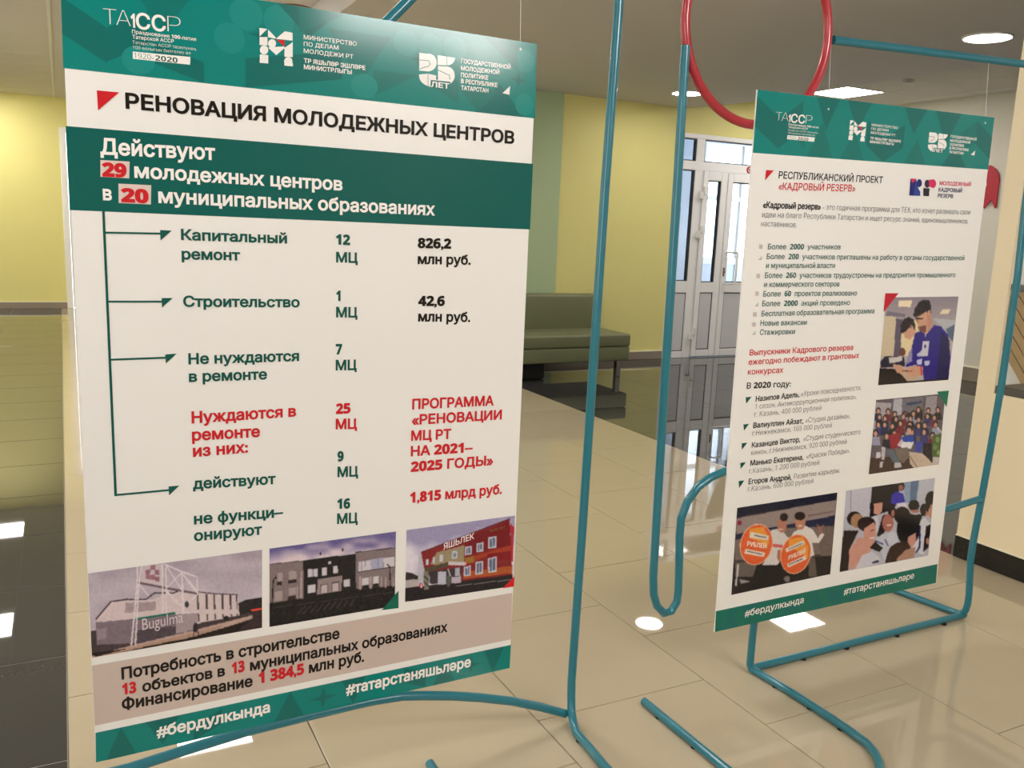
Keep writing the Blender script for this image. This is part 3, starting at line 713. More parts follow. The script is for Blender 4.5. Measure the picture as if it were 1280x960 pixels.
def logos(parent, T, M4, cT, big):
    """T(x, y): maps the left poster's header pixels to this poster's header pixels"""
    Lg = Layer(parent, 'logo', .0008, None)
    def tx(s, x0, y0, x1, y1, cap, bold=.01, col=WH):
        a = T(x0, y0); b = T(x1, y1); c = T(x0, y0-cap); Lg.text(s, a[0], a[1], b[0], b[1], a[1]-c[1], col, bold)
    tx('Т', 129.5, 30.3, 146, 31.8, 20.5, -.028); tx('А', 145.5, 31.9, 163.5, 33.6, 20.5, -.028); tx('1', 163.5, 33.8, 169, 34.5, 17, .02); tx('СС', 170, 35.5, 207.5, 39.6, 19.5, .022); tx('Р', 209.5, 39.8, 226, 41.3, 20.5, -.028)
    tx('Празднование 100-летия', 165, 41.7, 245, 51.3, 4.6); tx('Татарской АССР', 165.5, 48.2, 217.5, 53.8, 4.6)
    tx('Татарстан АССР төзелүнең', 165.5, 54.7, 245, 63.2, 4, -.01); tx('100 еллыгын билгеләү ел', 166, 61, 238, 68.4, 4, -.01)
    Lg.poly([T(166, 64.5), T(238, 71.3), T(237.5, 81), T(166, 73.5)], WH)
    L2 = Layer(parent, 'logo', .0010, None, True)
    a = T(167.5, 72.3); b = T(192, 75.2); L2.text('1920-', a[0], a[1], b[0], b[1], a[1]-T(167.5, 65.6)[1], TEAL, -.008)
    a = T(194, 75.6); b = T(222, 78.8); L2.text('2020', a[0], a[1], b[0], b[1], a[1]-T(194, 69)[1], GRN, .0)
    # letter M built of squares, circles and triangles (crop coordinates of the photograph's logo)
    def m(x, y): return T(240+x/7.11, y/7.11)
    W_ = lambda pts, c=WH, L_=Lg: L_.poly([m(*p) for p in pts], c)
    W_([(598, 248), (668, 258), (600, 325)]); W_([(675, 262), (745, 335), (738, 345), (675, 330)])
    W_([(745, 345), (825, 278), (893, 292), (893, 362)]); W_([(600, 330), (670, 330), (670, 405), (600, 400)])
    W_([(750, 350), (822, 358), (822, 420)], REDP); W_([(893, 372), (893, 430), (840, 425)])
    def T2(x, y): return T(60+x/4, y/4)
    for c, r_ in (((1120, 218), 20), ((1080, 250), 21), ((1201, 308), 21)): Lg.poly([T2(c[0]+r_*math.cos(a), c[1]+(r_+2)*math.sin(a)) for a in [2*math.pi*k/18 for k in range(18)]], WH)
    W2 = lambda pts, c=WH: Lg.poly([T2(*p) for p in pts], c)
    W2([(1059, 272), (1101, 276), (1101, 318), (1058, 314)]); W2([(1100, 238), (1141, 276), (1183, 240), (1180, 232), (1125, 236)]); W2([(1182, 240), (1223, 212), (1223, 286), (1182, 284)]); W2([(1182, 312), (1224, 316), (1224, 332), (1181, 328)])
    for s, x0, y0, x1, y1, c, bd in (('МИНИСТЕРСТВО', 379.5, 48.9, 445.8, 57.5, 5.4, .01), ('ПО ДЕЛАМ', 379.5, 57.4, 423, 62.3, 5.2, .01), ('МОЛОДЕЖИ РТ', 379.5, 66, 441.5, 73.6, 5.4, .01), ('ТР ЯШЬЛӘР ЭШЛӘРЕ', 379.7, 78.3, 456.5, 87.5, 5.4, .025), ('МИНИСТРЛЫГЫ', 379.7, 86.2, 439.5, 92.8, 5.4, .025)):
        tx(s, x0, y0, x1, y1, c, bd)
    for s, x0, y0, x1, y1 in (('ГОСУДАРСТВЕННОЙ', 576, 78.6, 638, 86.6), ('МОЛОДЕЖНОЙ', 576, 87.6, 624, 93), ('ПОЛИТИКЕ', 576, 96.2, 610, 99.8), ('В РЕСПУБЛИКЕ', 576, 103.8, 621.5, 109), ('ТАТАРСТАН', 576, 112.2, 610.2, 115.8)):
        tx(s, x0, y0, x1, y1, 5.3, .028)
    W2_ = lambda x, y: T(360+x/4, y/4)
    Lg.poly([W2_(1072, 466), (W2_(1110, 430)), W2_(1106, 474)], WH)
    # 25 years emblem
    def e(x, y): return T(420+x/6.4, y/6.4)
    def band(pts, w, c=WH, L_=Lg):
        for (x0, y0), (x1, y1) in zip(pts[:-1], pts[1:]):
            dx, dy = x1-x0, y1-y0; l_ = math.hypot(dx, dy); nx_, ny_ = -dy/l_*w/2, dx/l_*w/2
            L_.poly([e(x0+nx_, y0+ny_), e(x1+nx_, y1+ny_), e(x1-nx_, y1-ny_), e(x0-nx_, y0-ny_)], c)
    W3 = lambda pts, c=WH, L_=Lg: L_.poly([e(*p) for p in pts], c)
    ar = lambda cx_, cy_, rx, ry, a0, a1, n=10: [(cx_+rx*math.cos(math.radians(a0+(a1-a0)*k/n)), cy_+ry*math.sin(math.radians(a0+(a1-a0)*k/n))) for k in range(n+1)]
    W3([(665, 422), (730, 430)]+ar(735, 500, 70, 72, -85, 88)+[(665, 565)])
    W3([(812, 442), (952, 462)]+ar(885, 462, 66, 62, 5, 95)+[(812, 520)])
    W3([(815, 528), (880, 532)]+ar(878, 602, 70, 72, -80, 85)+[(815, 668)])
    W3([(663, 596), (735, 590), (800, 604), (800, 640), (950, 610)]+ar(806, 610, 142, 92, 5, 175, 16))
    L3 = L2
    band([(665, 480), (740, 486), (752, 512), (738, 532), (700, 540), (668, 556)], 5, TEAL, L3); band([(886, 452), (886, 524)], 4, TEAL, L3)
    band([(815, 560), (880, 592), (905, 600), (910, 640)], 5, TEAL, L3); band([(735, 592), (735, 700)], 4, TEAL, L3)
    W3([(757, 640), (915, 655), (905, 712), (752, 700)], TEALD, L3)
    L4 = Layer(parent, 'logo', .0012, None)
    a = e(757, 694); b = e(905, 710); c_ = e(757, 652); L4.text('ЛЕТ', a[0], a[1], b[0], b[1], a[1]-c_[1], WH, .03)
    Lg.done(); L2.done(); L4.done()

# ---- left poster
Q1 = [(75, -39.5), (671, 55), (637, 835), (120, 953)]
p1 = board(Q1, 'poster', 'large left white and teal poster listing youth centre renovation figures', (.525, YP, 1.0))
B = Layer(p1, 'colour_band', .0003, None, True)
hq = [(75, -39.5), (671, 55), (669, 148), (79, 85)]
B.poly(hq, TEAL); B.poly([(82, 157.5), (666.2, 204.8), (662.5, 286.8), (87.5, 262.5)], DK)
B.poly([(115, 832), (640.3, 741), (638.8, 799), (118.6, 907)], (204, 186, 176)); B.poly([(119.4, 916), (638.7, 806), (637, 835), (120, 953)], TEAL)
B.done()
Pn = Layer(p1, 'pattern', .0005, None, True); header_pattern(Pn, hq, 3, CELLS1)
header_pattern(Pn, [(119.4, 916), (638.7, 806), (637, 835), (120, 953)], 4, [('u', .02, 0, .06, 1, 0), ('d', .1, 0, .07, .9, 0), ('Q', .2, .1, .06, .9, 0), ('u', .38, 0, .07, 1, 0), ('x', .46, .1, .07, .8, 0), ('d', .54, 0, .06, 1, 0), ('q', .70, 0, .06, 1, 0), ('u', .78, .1, .06, .9, 0), ('x', .86, .1, .05, .8, 0), ('d', .92, 0, .06, 1, 0)])
for pts, c in (([(125.5, 200), (162, 202), (161.5, 223), (125.5, 221)], (222, 204, 196)), ([(148, 229.5), (189, 231.5), (188.6, 255.6), (148.3, 253.7)], (222, 204, 196))): Pn.poly(pts, c)
Pn.done()
logos(p1, lambda x, y: (x, y), None, None, True)
Hd = Layer(p1, 'heading', .0009, None, True)
Hd.poly([(121, 113), (149, 115.5), (122.5, 138)], REDP); Hd.text('РЕНОВАЦИЯ МОЛОДЕЖНЫХ ЦЕНТРОВ', 157, 135, 642.5, 179.6, 18.6, INK, .034)
Hd.text('Действуют', 125.5, 192.3, 269, 199.6, 19.5, WH, .03); Hd.text('29', 127.5, 219.8, 158.5, 221.4, 16.5, REDP, .04)
Hd.text('молодежных центров', 168, 221.5, 428, 237.8, 17.5, WH, .03); Hd.text('в', 128.8, 249.6, 140, 250.2, 17.5, WH, .03); Hd.text('20', 151, 251.8, 186, 253.6, 16.5, REDP, .04)
Hd.text('муниципальных образованиях', 198, 253, 543.7, 269, 17.5, WH, .03); Hd.done()
Ar = Layer(p1, 'arrow_diagram', .0009, None)
def seg_(L_, x0, y0, x1, y1, w, c):
    dx, dy = x1-x0, y1-y0; l_ = math.hypot(dx, dy); nx_, ny_ = -dy/l_*w/2, dx/l_*w/2
    L_.poly([(x0+nx_, y0+ny_), (x1+nx_, y1+ny_), (x1-nx_, y1-ny_), (x0-nx_, y0-ny_)], c)
seg_(Ar, 129.2, 263.5, 144.6, 620, 3.2, GRN)
for a in ((131, 290.7, 201, 292), (135, 377, 203, 377), (138.7, 449.5, 208, 447), (144.5, 618.7, 212, 612.4)): seg_(Ar, *a, 2.4, GRN)
for tr_ in ([(200, 287.5), (214.5, 288.2), (200.7, 300.7)], [(202, 372.5), (215.7, 372.5), (202.5, 384.5)], [(206.5, 443), (220.7, 442), (207.2, 454.5)], [(210.7, 608), (224.2, 606.7), (211.2, 619.2)]): Ar.poly(tr_, GRN)
Ar.done()
Tg = Layer(p1, 'lettering', .0009, None, True); b_ = .032
for s, x0, y0, x1, y1, c, col in (
    ('Капитальный', 226.3, 299.5, 358.7, 304, 13, GRN), ('ремонт', 227, 323.7, 300, 325.2, 13, GRN), ('12', 419.5, 305, 437.5, 306, 12.3, GRN), ('МЦ', 420, 327.5, 447, 328.3, 12.3, GRN),
    ('826,2', 522, 309.5, 563.7, 310.5, 12, INK), ('млн руб.', 522, 329.6, 588, 330.5, 12, INK), ('Строительство', 229, 383, 374.5, 383.7, 13, GRN), ('1', 420, 375.6, 425.5, 375.7, 12.3, GRN), ('МЦ', 420, 396.2, 446.7, 396.5, 12.3, GRN),
    ('42,6', 522.5, 382, 555.7, 382, 12, INK), ('млн руб.', 522.5, 401.4, 587.5, 402, 12, INK), ('Не нуждаются', 235.5, 455, 373.7, 450.7, 13, GRN), ('в ремонте', 236.2, 477, 333.7, 473.7, 13, GRN),
    ('7', 419.5, 442.5, 427.5, 442.4, 12.3, GRN), ('МЦ', 419.5, 462.5, 445.7, 462, 12.3, GRN), ('9', 421.7, 576.2, 429.5, 576, 12, GRN), ('МЦ', 421.7, 596, 447.5, 595, 12.3, GRN), ('16', 421.2, 635.5, 437.5, 635, 12, GRN), ('МЦ', 421.2, 654.5, 447, 653, 12.3, GRN),
    ('действуют', 241.2, 611, 344.5, 604.4, 13, GRN), ('не функци–', 242.5, 655, 353.7, 645.4, 13, GRN), ('онируют', 242.5, 676, 327.5, 667.5, 13, GRN),
    ('Нуждаются в', 239.5, 528.7, 370, 520, 14, REDP), ('ремонте', 240, 550.5, 325, 545.5, 14, REDP), ('из них:', 241.2, 570.8, 310, 565, 14, REDP), ('25', 419.5, 517, 438, 516, 12.3, REDP), ('МЦ', 419.5, 536.2, 446, 535.5, 12.3, REDP),
    ('ПРОГРАММА', 515, 511.3, 617, 506.3, 12.3, REDP), ('«РЕНОВАЦИИ', 514.5, 530.7, 627, 523.8, 12, REDP), ('МЦ РТ', 513.7, 550.6, 563.7, 548, 12, REDP), ('НА 2021–', 513.2, 570, 590.5, 564.5, 12, REDP), ('2025 ГОДЫ»', 513, 589.5, 616.2, 580.6, 12, REDP), ('1,815 млрд руб.', 512, 628, 627, 616.7, 12.3, REDP),
    ('Потребность в строительстве', 152, 848.9, 424.2, 797.5, 14.2, INK), ('13', 152.7, 868, 170.5, 865, 13.5, REDP), ('объектов в', 178, 864.5, 281.2, 843.9, 13, INK), ('13', 289.5, 842, 305.7, 838.5, 13.5, REDP), ('муниципальных образованиях', 312.5, 838, 559.2, 788.9, 13, INK),
    ('Финансирование', 152.5, 887.2, 315.7, 857, 14, INK), ('1 384,5', 323, 853.9, 380, 842, 13.5, REDP), ('млн руб.', 386, 841, 455, 826.3, 13, INK),
    ('#бердулкында', 196, 921.3, 337.4, 889.4, 13.5, WH), ('#татарстаняшьләре', 432.5, 868.2, 588.2, 832.6, 13, WH)):
    Tg.text(s, x0, y0, x1, y1, c, col, b_)
Tg.done()
def sky1(X, Y):
    n = vnoise(X, Y*2.2, 160, 5)[..., None]; g = np.clip(Y/500, 0, 1)[..., None]
    return np.array([166, 152, 168])*(1-n*.5-g*.3)+np.array([214, 204, 210])*(n*.5+g*.3)
wl = (214, 196, 198); dkw = (80, 66, 70); metal = (224, 212, 218)
sh = [('p', (70, 58, 62), [(30, 610), (1250, 380), (1250, 700), (0, 835), (0, 610)]), ('p', (40, 38, 42), [(1075, 410), (1130, 385), (1250, 370), (1250, 470), (1080, 490)]),
      ('p', wl, [(90, 520), (190, 400), (480, 385), (620, 330), (790, 335), (1065, 350), (1082, 495), (830, 545), (350, 640), (90, 560)]), ('l', (60, 48, 56), [(85, 522), (190, 398), (300, 385), (430, 385), (490, 340), (620, 340), (670, 322)], 9),
      ('l', (80, 60, 70), [(790, 332), (900, 345), (1066, 352)], 7), ('p', (128, 112, 122), [(82, 545), (350, 520), (600, 490), (790, 480), (790, 560), (350, 690), (90, 700)]), ('p', (150, 134, 144), [(90, 590), (158, 585), (155, 660), (90, 665)]), ('p', (168, 148, 154), [(290, 410), (498, 400), (498, 460), (285, 480)]),
      ('p', (22, 108, 92), [(355, 515), (630, 470), (640, 485), (360, 530)]), ('p', (168, 150, 156), [(640, 490), (790, 480), (790, 590), (640, 625)]), ('p', (80, 70, 78), [(360, 600), (640, 570), (640, 640), (360, 735)])]
for i, x in enumerate((790, 852, 905, 962, 1018, 1060)): sh += [('l', dkw, [(x, 352), (x+3, 450)], 13 if i < 5 else 6), ('l', dkw, [(x+6, 490), (x+8, 535-i*7)], 10)]
sh += [('p', (190, 160, 150), [(0, 790), (350, 700), (760, 600), (1170, 495), (1180, 515), (740, 660), (380, 745), (0, 800)]), ('p', (36, 28, 30), [(30, 760), (370, 720), (700, 660), (1170, 525), (1170, 590), (820, 650), (100, 790)]), ('p', (178, 144, 126), [(60, 790), (450, 690), (800, 610), (960, 560), (940, 585), (780, 640), (400, 720), (80, 800)]),
       ('p', (58, 44, 48), [(1170, 470), (1250, 460), (1250, 590), (1060, 610), (1170, 520)]), ('l', (236, 80, 60), [(1168, 460), (1245, 450)], 14)]
sh += [('p', (206, 190, 196), [(400, 130), (545, 140), (540, 290), (400, 265)]), ('p', (150, 106, 120), [(428, 180), (460, 178), (460, 210), (428, 212)]), ('p', (160, 116, 130), [(460, 145), (495, 145), (495, 180), (460, 180)]), ('p', (150, 106, 120), [(495, 180), (525, 180), (525, 215), (495, 215)]), ('p', (160, 116, 128), [(460, 212), (495, 214), (495, 250), (460, 248)]), ('p', (160, 116, 128), [(428, 215), (458, 214), (458, 245), (428, 243)]), ('p', (150, 106, 120), [(496, 226), (526, 228), (526, 262), (496, 258)]),
       ('l', (110, 92, 100), [(375, 268), (540, 300), (790, 345)], 15), ('l', metal, [(372, 150), (370, 270), (330, 700)], 11), ('l', metal, [(400, 150), (380, 290), (358, 700)], 11), ('l', metal, [(545, 140), (548, 300), (548, 480)], 11), ('l', metal, [(570, 140), (572, 480)], 9),
       ('l', metal, [(560, 140), (680, 192), (785, 228)], 11), ('l', metal, [(682, 195), (690, 480)], 11), ('l', metal, [(785, 228), (790, 345)], 9), ('l', metal, [(572, 150), (680, 320)], 8), ('l', metal, [(580, 300), (680, 200), (780, 335)], 8), ('l', metal, [(690, 210), (780, 320)], 8), ('l', metal, [(385, 280), (450, 360)], 9), ('l', metal, [(560, 320), (690, 440), (790, 350)], 8), ('l', metal, [(570, 310), (640, 410)], 8), ('l', metal, [(640, 485), (790, 470)], 8),
       ('e', (46, 40, 46), (775, 580, 16, 34)), ('l', (46, 40, 46), [(765, 600), (762, 640)], 6), ('l', (46, 40, 46), [(790, 600), (800, 635)], 6), ('e', (40, 34, 38), (990, 515, 18, 16)), ('e', (60, 60, 68), (715, 420, 14, 22))]
picture(p1, [(110, 716.7), (327.5, 687), (327.5, 784.5), (115, 822)], (105, 680, 5.565), sky1, sh, 240, 120, 'printed photo of a grey building behind a steel truss sign')
def sky2(X, Y):
    n = vnoise(X, Y*2, 110, 9)[..., None]; g = np.clip((Y-60-(1200-X)*.11)/190, 0, 1)[..., None]; w = np.clip(g*1.3+n*.9-.45, 0, 1)
    return np.array([104, 96, 150])*(1-w)+np.array([222, 204, 212])*w
gb = (132, 116, 118); win = (206, 200, 206); blk = (34, 32, 36)
sh = [('p', gb, [(40, 335), (362, 300), (362, 680), (40, 700)]), ('p', blk, [(362, 300), (845, 235), (848, 600), (362, 680)]), ('p', gb, [(845, 225), (1220, 180), (1220, 545), (848, 590)]), ('p', (30, 28, 30), [(40, 695), (360, 650), (850, 560), (1220, 530), (1220, 760), (40, 930)]),
      ('l', (96, 80, 84), [(40, 335), (362, 302)], 8), ('l', (80, 66, 70), [(845, 225), (1220, 180)], 9), ('p', win, [(870, 310), (1205, 262), (1205, 350), (868, 402)]), ('p', (170, 168, 196), [(985, 290), (1100, 272), (1100, 365), (985, 385)]), ('l', blk, [(868, 405), (1205, 354)], 5)]
for x in (900, 935, 975, 1050, 1100, 1150): sh.append(('l', (130, 124, 136), [(x, 308-(x-870)*.14), (x, 396-(x-870)*.14)], 4))
for q in ([(405, 382), (492, 372), (492, 445), (405, 455)], [(532, 366), (578, 360), (578, 432), (532, 440)], [(637, 350), (680, 345), (680, 415), (637, 422)], [(402, 530), (472, 520), (472, 590), (402, 600)], [(732, 478), (795, 470), (795, 535), (732, 542)], [(592, 308), (620, 305), (620, 330), (592, 334)], [(902, 465), (968, 455), (968, 520), (902, 530)], [(1003, 450), (1058, 442), (1058, 508), (1003, 515)], [(125, 415), (168, 410), (168, 490), (122, 495)], [(228, 402), (302, 392), (302, 470), (228, 480)], [(228, 552), (296, 545), (296, 610), (225, 625)], [(100, 588), (168, 580), (168, 665), (98, 672)]): sh.append(('p', win if q[0][0] > 350 else (168, 152, 152), q))
for q in ([(118, 498), (166, 492), (164, 525), (118, 530)], [(222, 482), (302, 472), (300, 502), (220, 512)], [(225, 630), (296, 618), (296, 660), (215, 672)]): sh.append(('p', (52, 38, 40), q))
for x in (430, 452, 470): sh.append(('l', (90, 90, 100), [(x, 380), (x, 450)], 3))
sh += [('p', (150, 134, 134), [(492, 470), (720, 438), (715, 580), (490, 612)]), ('p', (74, 62, 64), [(520, 520), (590, 510), (588, 592), (518, 600)]), ('p', (74, 62, 64), [(622, 502), (695, 490), (692, 574), (622, 584)]), ('p', (196, 180, 184), [(530, 530), (582, 522), (582, 596), (528, 602)]), ('p', (196, 180, 184), [(632, 512), (688, 502), (686, 576), (632, 586)]),
       ('l', (20, 18, 20), [(75, 690), (85, 480), (110, 455)], 11), ('l', (20, 18, 20), [(1165, 540), (1158, 360), (1138, 335)], 10), ('e', (40, 30, 36), (520, 236, 8, 14)), ('e', (40, 30, 36), (725, 200, 9, 15))]
for i in range(9): sh.append(('l', (62, 56, 58), [(300+i*62, 800-i*10), (380+i*56, 720-i*8)], 12))
for x in (885, 985, 1085, 1120, 1190): sh.append(('l', (176, 158, 156), [(x, 455), (x, 560-(x-885)*.07)], 20 if x < 1000 else 12))
sh += [('l', (176, 158, 156), [(345, 400), (340, 640)], 16), ('l', (176, 158, 156), [(306, 540), (304, 640)], 12), ('p', blk, [(905, 532), (968, 522), (968, 565), (905, 572)]), ('p', blk, [(1003, 518), (1058, 510), (1058, 545), (1003, 555)]), ('l', (70, 66, 66), [(60, 738), (500, 680), (1200, 590)], 5)]
picture(p1, [(336.8, 685.7), (494.9, 664.3), (493.3, 757.5), (336.8, 783.6)], (330, 660, 7.38), sky2, sh, 180, 116, 'printed photo of a low grey and black building')
def sky3(X, Y):
    n = vnoise(X+40, Y*1.3, 120, 12)[..., None]; g = np.clip((Y-200)/260, 0, 1)[..., None]; w = np.clip(g*1.2+n*1.1-.75, 0, 1)
    return np.array([158, 150, 186])*(1-w)+np.array([226, 218, 228])*w
sh = [('p', (188, 184, 196), [(185, 420), (215, 400), (330, 380), (330, 720), (180, 700)]), ('p', (132, 36, 42), [(210, 400), (1095, 65), (1125, 640), (620, 710), (330, 700), (240, 560)]), ('p', (156, 140, 110), [(370, 400), (500, 370), (640, 330), (640, 500), (400, 540), (300, 520)]),
      ('p', (120, 24, 34), [(640, 270), (1095, 90), (1105, 340), (860, 380), (640, 440)]), ('p', (164, 60, 40), [(640, 470), (1110, 330), (1112, 400), (870, 440), (640, 540)]), ('p', (130, 26, 34), [(870, 420), (1112, 385), (1115, 470), (870, 500)]), ('p', (176, 86, 46), [(630, 600), (1120, 540), (1122, 610), (630, 670)]), ('p', (150, 110, 50), [(650, 455), (740, 440), (740, 500), (650, 510)]),
      ('l', (74, 22, 34), [(212, 400), (640, 240), (1098, 66)], 9), ('p', (48, 42, 48), [(50, 640), (60, 600), (120, 610), (180, 640), (180, 680), (50, 680)]), ('p', (180, 170, 170), [(55, 680), (180, 670), (180, 740), (55, 770)]), ('p', (36, 32, 38), [(45, 760), (400, 720), (1120, 625), (1145, 745), (600, 830), (40, 900)]), ('l', (150, 140, 146), [(560, 740), (1110, 675)], 6)]
wn = (196, 200, 214)
for q in ([(880, 255), (965, 240), (965, 352), (880, 370)], [(765, 312), (832, 300), (832, 390), (765, 402)], [(648, 350), (715, 338), (715, 422), (648, 435)], [(880, 462), (965, 445), (965, 596), (880, 606)], [(755, 500), (830, 490), (830, 615), (755, 624)], [(640, 545), (705, 535), (705, 635), (640, 640)], [(518, 395), (570, 385), (570, 460), (518, 470)], [(395, 430), (430, 422), (430, 495), (395, 500)], [(325, 450), (350, 445), (350, 510), (325, 512)], [(260, 475), (285, 470), (285, 525), (260, 528)]): sh += [('p', wn, q), ('p', (92, 96, 122), [(q[0][0]+14, q[0][1]+14), (q[1][0]-14, q[1][1]+14), (q[2][0]-14, q[2][1]-14), (q[3][0]+14, q[3][1]-14)]), ('l', wn, [((q[0][0]+q[1][0])/2, q[0][1]), ((q[0][0]+q[1][0])/2, q[2][1])], 7)]
sh += [('p', (84, 72, 56), [(240, 560), (480, 500), (480, 545), (250, 610)]), ('p', (206, 196, 202), [(480, 495), (660, 500), (655, 535), (480, 530)]), ('p', (60, 52, 60), [(290, 600), (620, 545), (615, 700), (300, 720)]), ('p', (190, 190, 206), [(380, 600), (460, 590), (460, 720), (375, 728)]), ('p', (190, 176, 190), [(515, 650), (610, 645), (610, 705), (515, 715)]), ('p', (178, 170, 186), [(550, 560), (600, 555), (600, 640), (550, 645)]),
       ('e', (196, 36, 50), (210, 735, 20, 26)), ('e', (230, 220, 220), (212, 740, 8, 20)), ('p', (120, 120, 110), [(235, 600), (285, 590), (290, 770), (240, 780)]), ('l', (60, 58, 52), [(240, 640), (285, 680)], 12), ('l', (60, 58, 52), [(240, 700), (285, 740)], 12), ('p', (176, 44, 60), [(1102, 110), (1140, 150), (1130, 500), (1110, 480)]), ('e', (90, 92, 86), (485, 690, 22, 60)), ('l', (196, 190, 180), [(478, 570), (505, 640)], 12)]
picture(p1, [(508, 662.5), (643.5, 644.4), (642, 732.5), (506.2, 752.5)], (500, 640, 8), sky3, sh, 160, 112, 'printed photo of a red and orange two storey building')
X1 = Layer(p1, 'corner_mark', .0010, None, True)
X1.poly([(477, 762.6), (498, 738.2), (498, 759.9)], (10, 104, 84)); X1.poly([(628, 735.2), (643, 720), (642.2, 733)], (214, 30, 40))
X1.text('Bugulma', 178, 787.5, 229, 777.5, 15, (216, 202, 208), -.004); X1.text('ЯШЬЛЕК', 554, 687, 592.5, 673, 7.6, (236, 226, 226), .02); X1.text('ЯШЬЛЕК ҮЗӘГЕ', 612, 665, 631, 660, 3.2, (150, 104, 60), .0)
X1.done()
HL = MB()
for x in (650, 95):
    a = at(x, 62 if x > 600 else -15, YP+.0026); HL.tube([(a.x, YP-.0006, a.z), (a.x, YP+.0025, a.z+.02), (a.x, YS-.001, 2.035)], .0006, 5).cyl((a.x, a.z), .003, YP-.001, YP-.0002, 10, 'y')
under(p1, HL.build('hanging_line', m_line))

# ---- right poster
Q2 = [(947, 112), (1243, 147), (1170, 728.5), (893.5, 790)]
p2 = board(Q2, 'poster', 'smaller looking right poster in Russian about a personnel reserve, with four photos', (2.24, YP, 1.0))
B = Layer(p2, 'colour_band', .0003, None, True)
hq2 = [(947, 112), (1243, 147), (1235, 212), (941, 191)]; fq2 = [(894.8, 764), (1171.8, 705), (1169.8, 728.5), (893.5, 790)]
B.poly(hq2, TEAL); B.poly(fq2, (10, 112, 96)); B.done()
Pn = Layer(p2, 'pattern', .0005, None, True); header_pattern(Pn, hq2, 8, CELLS2)
header_pattern(Pn, fq2, 9, [('u', .03, 0, .06, 1, 0), ('d', .1, 0, .07, .9, 0), ('Q', .28, .1, .06, .9, 0), ('u', .38, 0, .07, 1, 0), ('q', .46, 0, .07, 1, 0), ('u', .56, .1, .06, .9, 0), ('x', .86, .1, .05, .8, 0), ('d', .92, 0, .06, 1, 0)]); Pn.done()
# map of the left header onto the right one through both planes' metric coordinates
A1 = np.array(pl(129, 10)); A2 = np.array(pl(636, 116)); R1 = np.array(pl(970.3, 139.5)); R2 = np.array(pl(1217.5, 193))
Sx = (R2-R1)/(A2-A1)
Rinv = {}
def unproj(p):
    w = Vector((p[0], YP, p[1]))-EYE; d = w.dot(fwd); return (640+F*w.dot(RT)/d, 480-F*w.dot(UP)/d)
def T2_(x, y): return unproj(R1+(np.array(pl(x, y))-A1)*Sx)
logos(p2, T2_, None, None, False)
Hd = Layer(p2, 'heading', .0009, None, True)
Hd.poly([(957.4, 212.5), (967, 213), (956, 225.7)], REDP); Hd.text('РЕСПУБЛИКАНСКИЙ ПРОЕКТ', 972.9, 222.9, 1102.8, 229, 8.9, INK, .012); Hd.text('«КАДРОВЫЙ РЕЗЕРВ»', 972.6, 237, 1068.5, 239.4, 8.9, REDP, .012)
Hd.text('МОЛОДЕЖНЫЙ', 1174, 231.2, 1213, 232.8, 4.8, (214, 40, 96), .02); Hd.text('КАДРОВЫЙ', 1172.6, 239.2, 1201.8, 240.7, 4.8, (30, 28, 90), .02); Hd.text('РЕЗЕРВ', 1171.8, 246.8, 1190.8, 247.7, 4.8, (30, 28, 90), .02)
def kp(x, y): return (960+x/4.571, 130+y/4.571)
NV, PK = (26, 30, 110), (214, 40, 96)
Hd.poly([kp(812, 428), kp(845, 430), kp(868, 525), kp(806, 522)], NV); Hd.poly([kp(845, 430), kp(852, 476), kp(868, 500), kp(868, 525), kp(830, 523)], (40, 60, 150))
Hd.poly([kp(886, 480), kp(922, 482), kp(918, 527), kp(886, 525)], (30, 24, 40)); Hd.done()
K2 = Layer(p2, 'logo', .0011, None)
for c, r_, col in (((863, 452), 15, NV), ((908, 456), 15, (60, 20, 60)), ((942, 455), 17, PK)): K2.poly([kp(c[0]+r_*math.cos(a), c[1]+(r_+8)*math.sin(a)) for a in [2*math.pi*k/18 for k in range(18)]], col)
K2.poly([kp(815, 425), kp(850, 428), kp(822, 452)], PK); K2.poly([kp(918, 432), kp(940, 432), kp(938, 480), kp(918, 470)], PK); K2.done()
Lt = Layer(p2, 'lettering', .0009, None, True); gy_ = (62, 60, 62)
Lt.text('«Кадровый резерв»', 953.2, 259.7, 1025.5, 262, 7.8, INK, .03)
for s, x0, y0, x1, y1, c in ((' - это годичная программа для ТЕХ, кто хочет развивать свои', 1028.3, 262.2, 1211.9, 268.4, 7.4), ('идеи на благо Республики Татарстан и ищет ресурс знаний, единомышленников,', 952.3, 271.5, 1209.7, 279.6, 7.4), ('наставников.', 951, 282.8, 995.4, 284.4, 7.4)): Lt.text(s, x0, y0, x1, y1, c, gy_, -.012)
for s, x0, y0, x1, y1 in (('Более  2000  участников', 959.4, 311.6, 1050.2, 311.7), ('Более  200  участников приглашены на работу в органы государственной', 958, 323.8, 1204.9, 325.2), ('и муниципальной власти', 957, 335, 1043.2, 335),
    ('Более  260  участников трудоустроены на предприятия промышленного', 955.7, 347.5, 1193.6, 346.5), ('и коммерческого секторов', 954.9, 358.7, 1048.8, 358), ('Более  60  проектов реализовано', 953.7, 370.6, 1070.7, 369.3), ('Более  2000  акций проведено', 952.3, 382.8, 1062, 381.2),
    ('Бесплатная образовательная программа', 951.5, 395.4, 1092.4, 391.5), ('Новые вакансии', 950, 407.2, 1007.9, 406), ('Стажировки', 949.3, 418.6, 993, 417.5)): Lt.text(s, x0, y0, x1, y1, 6.9, GRN, .008)
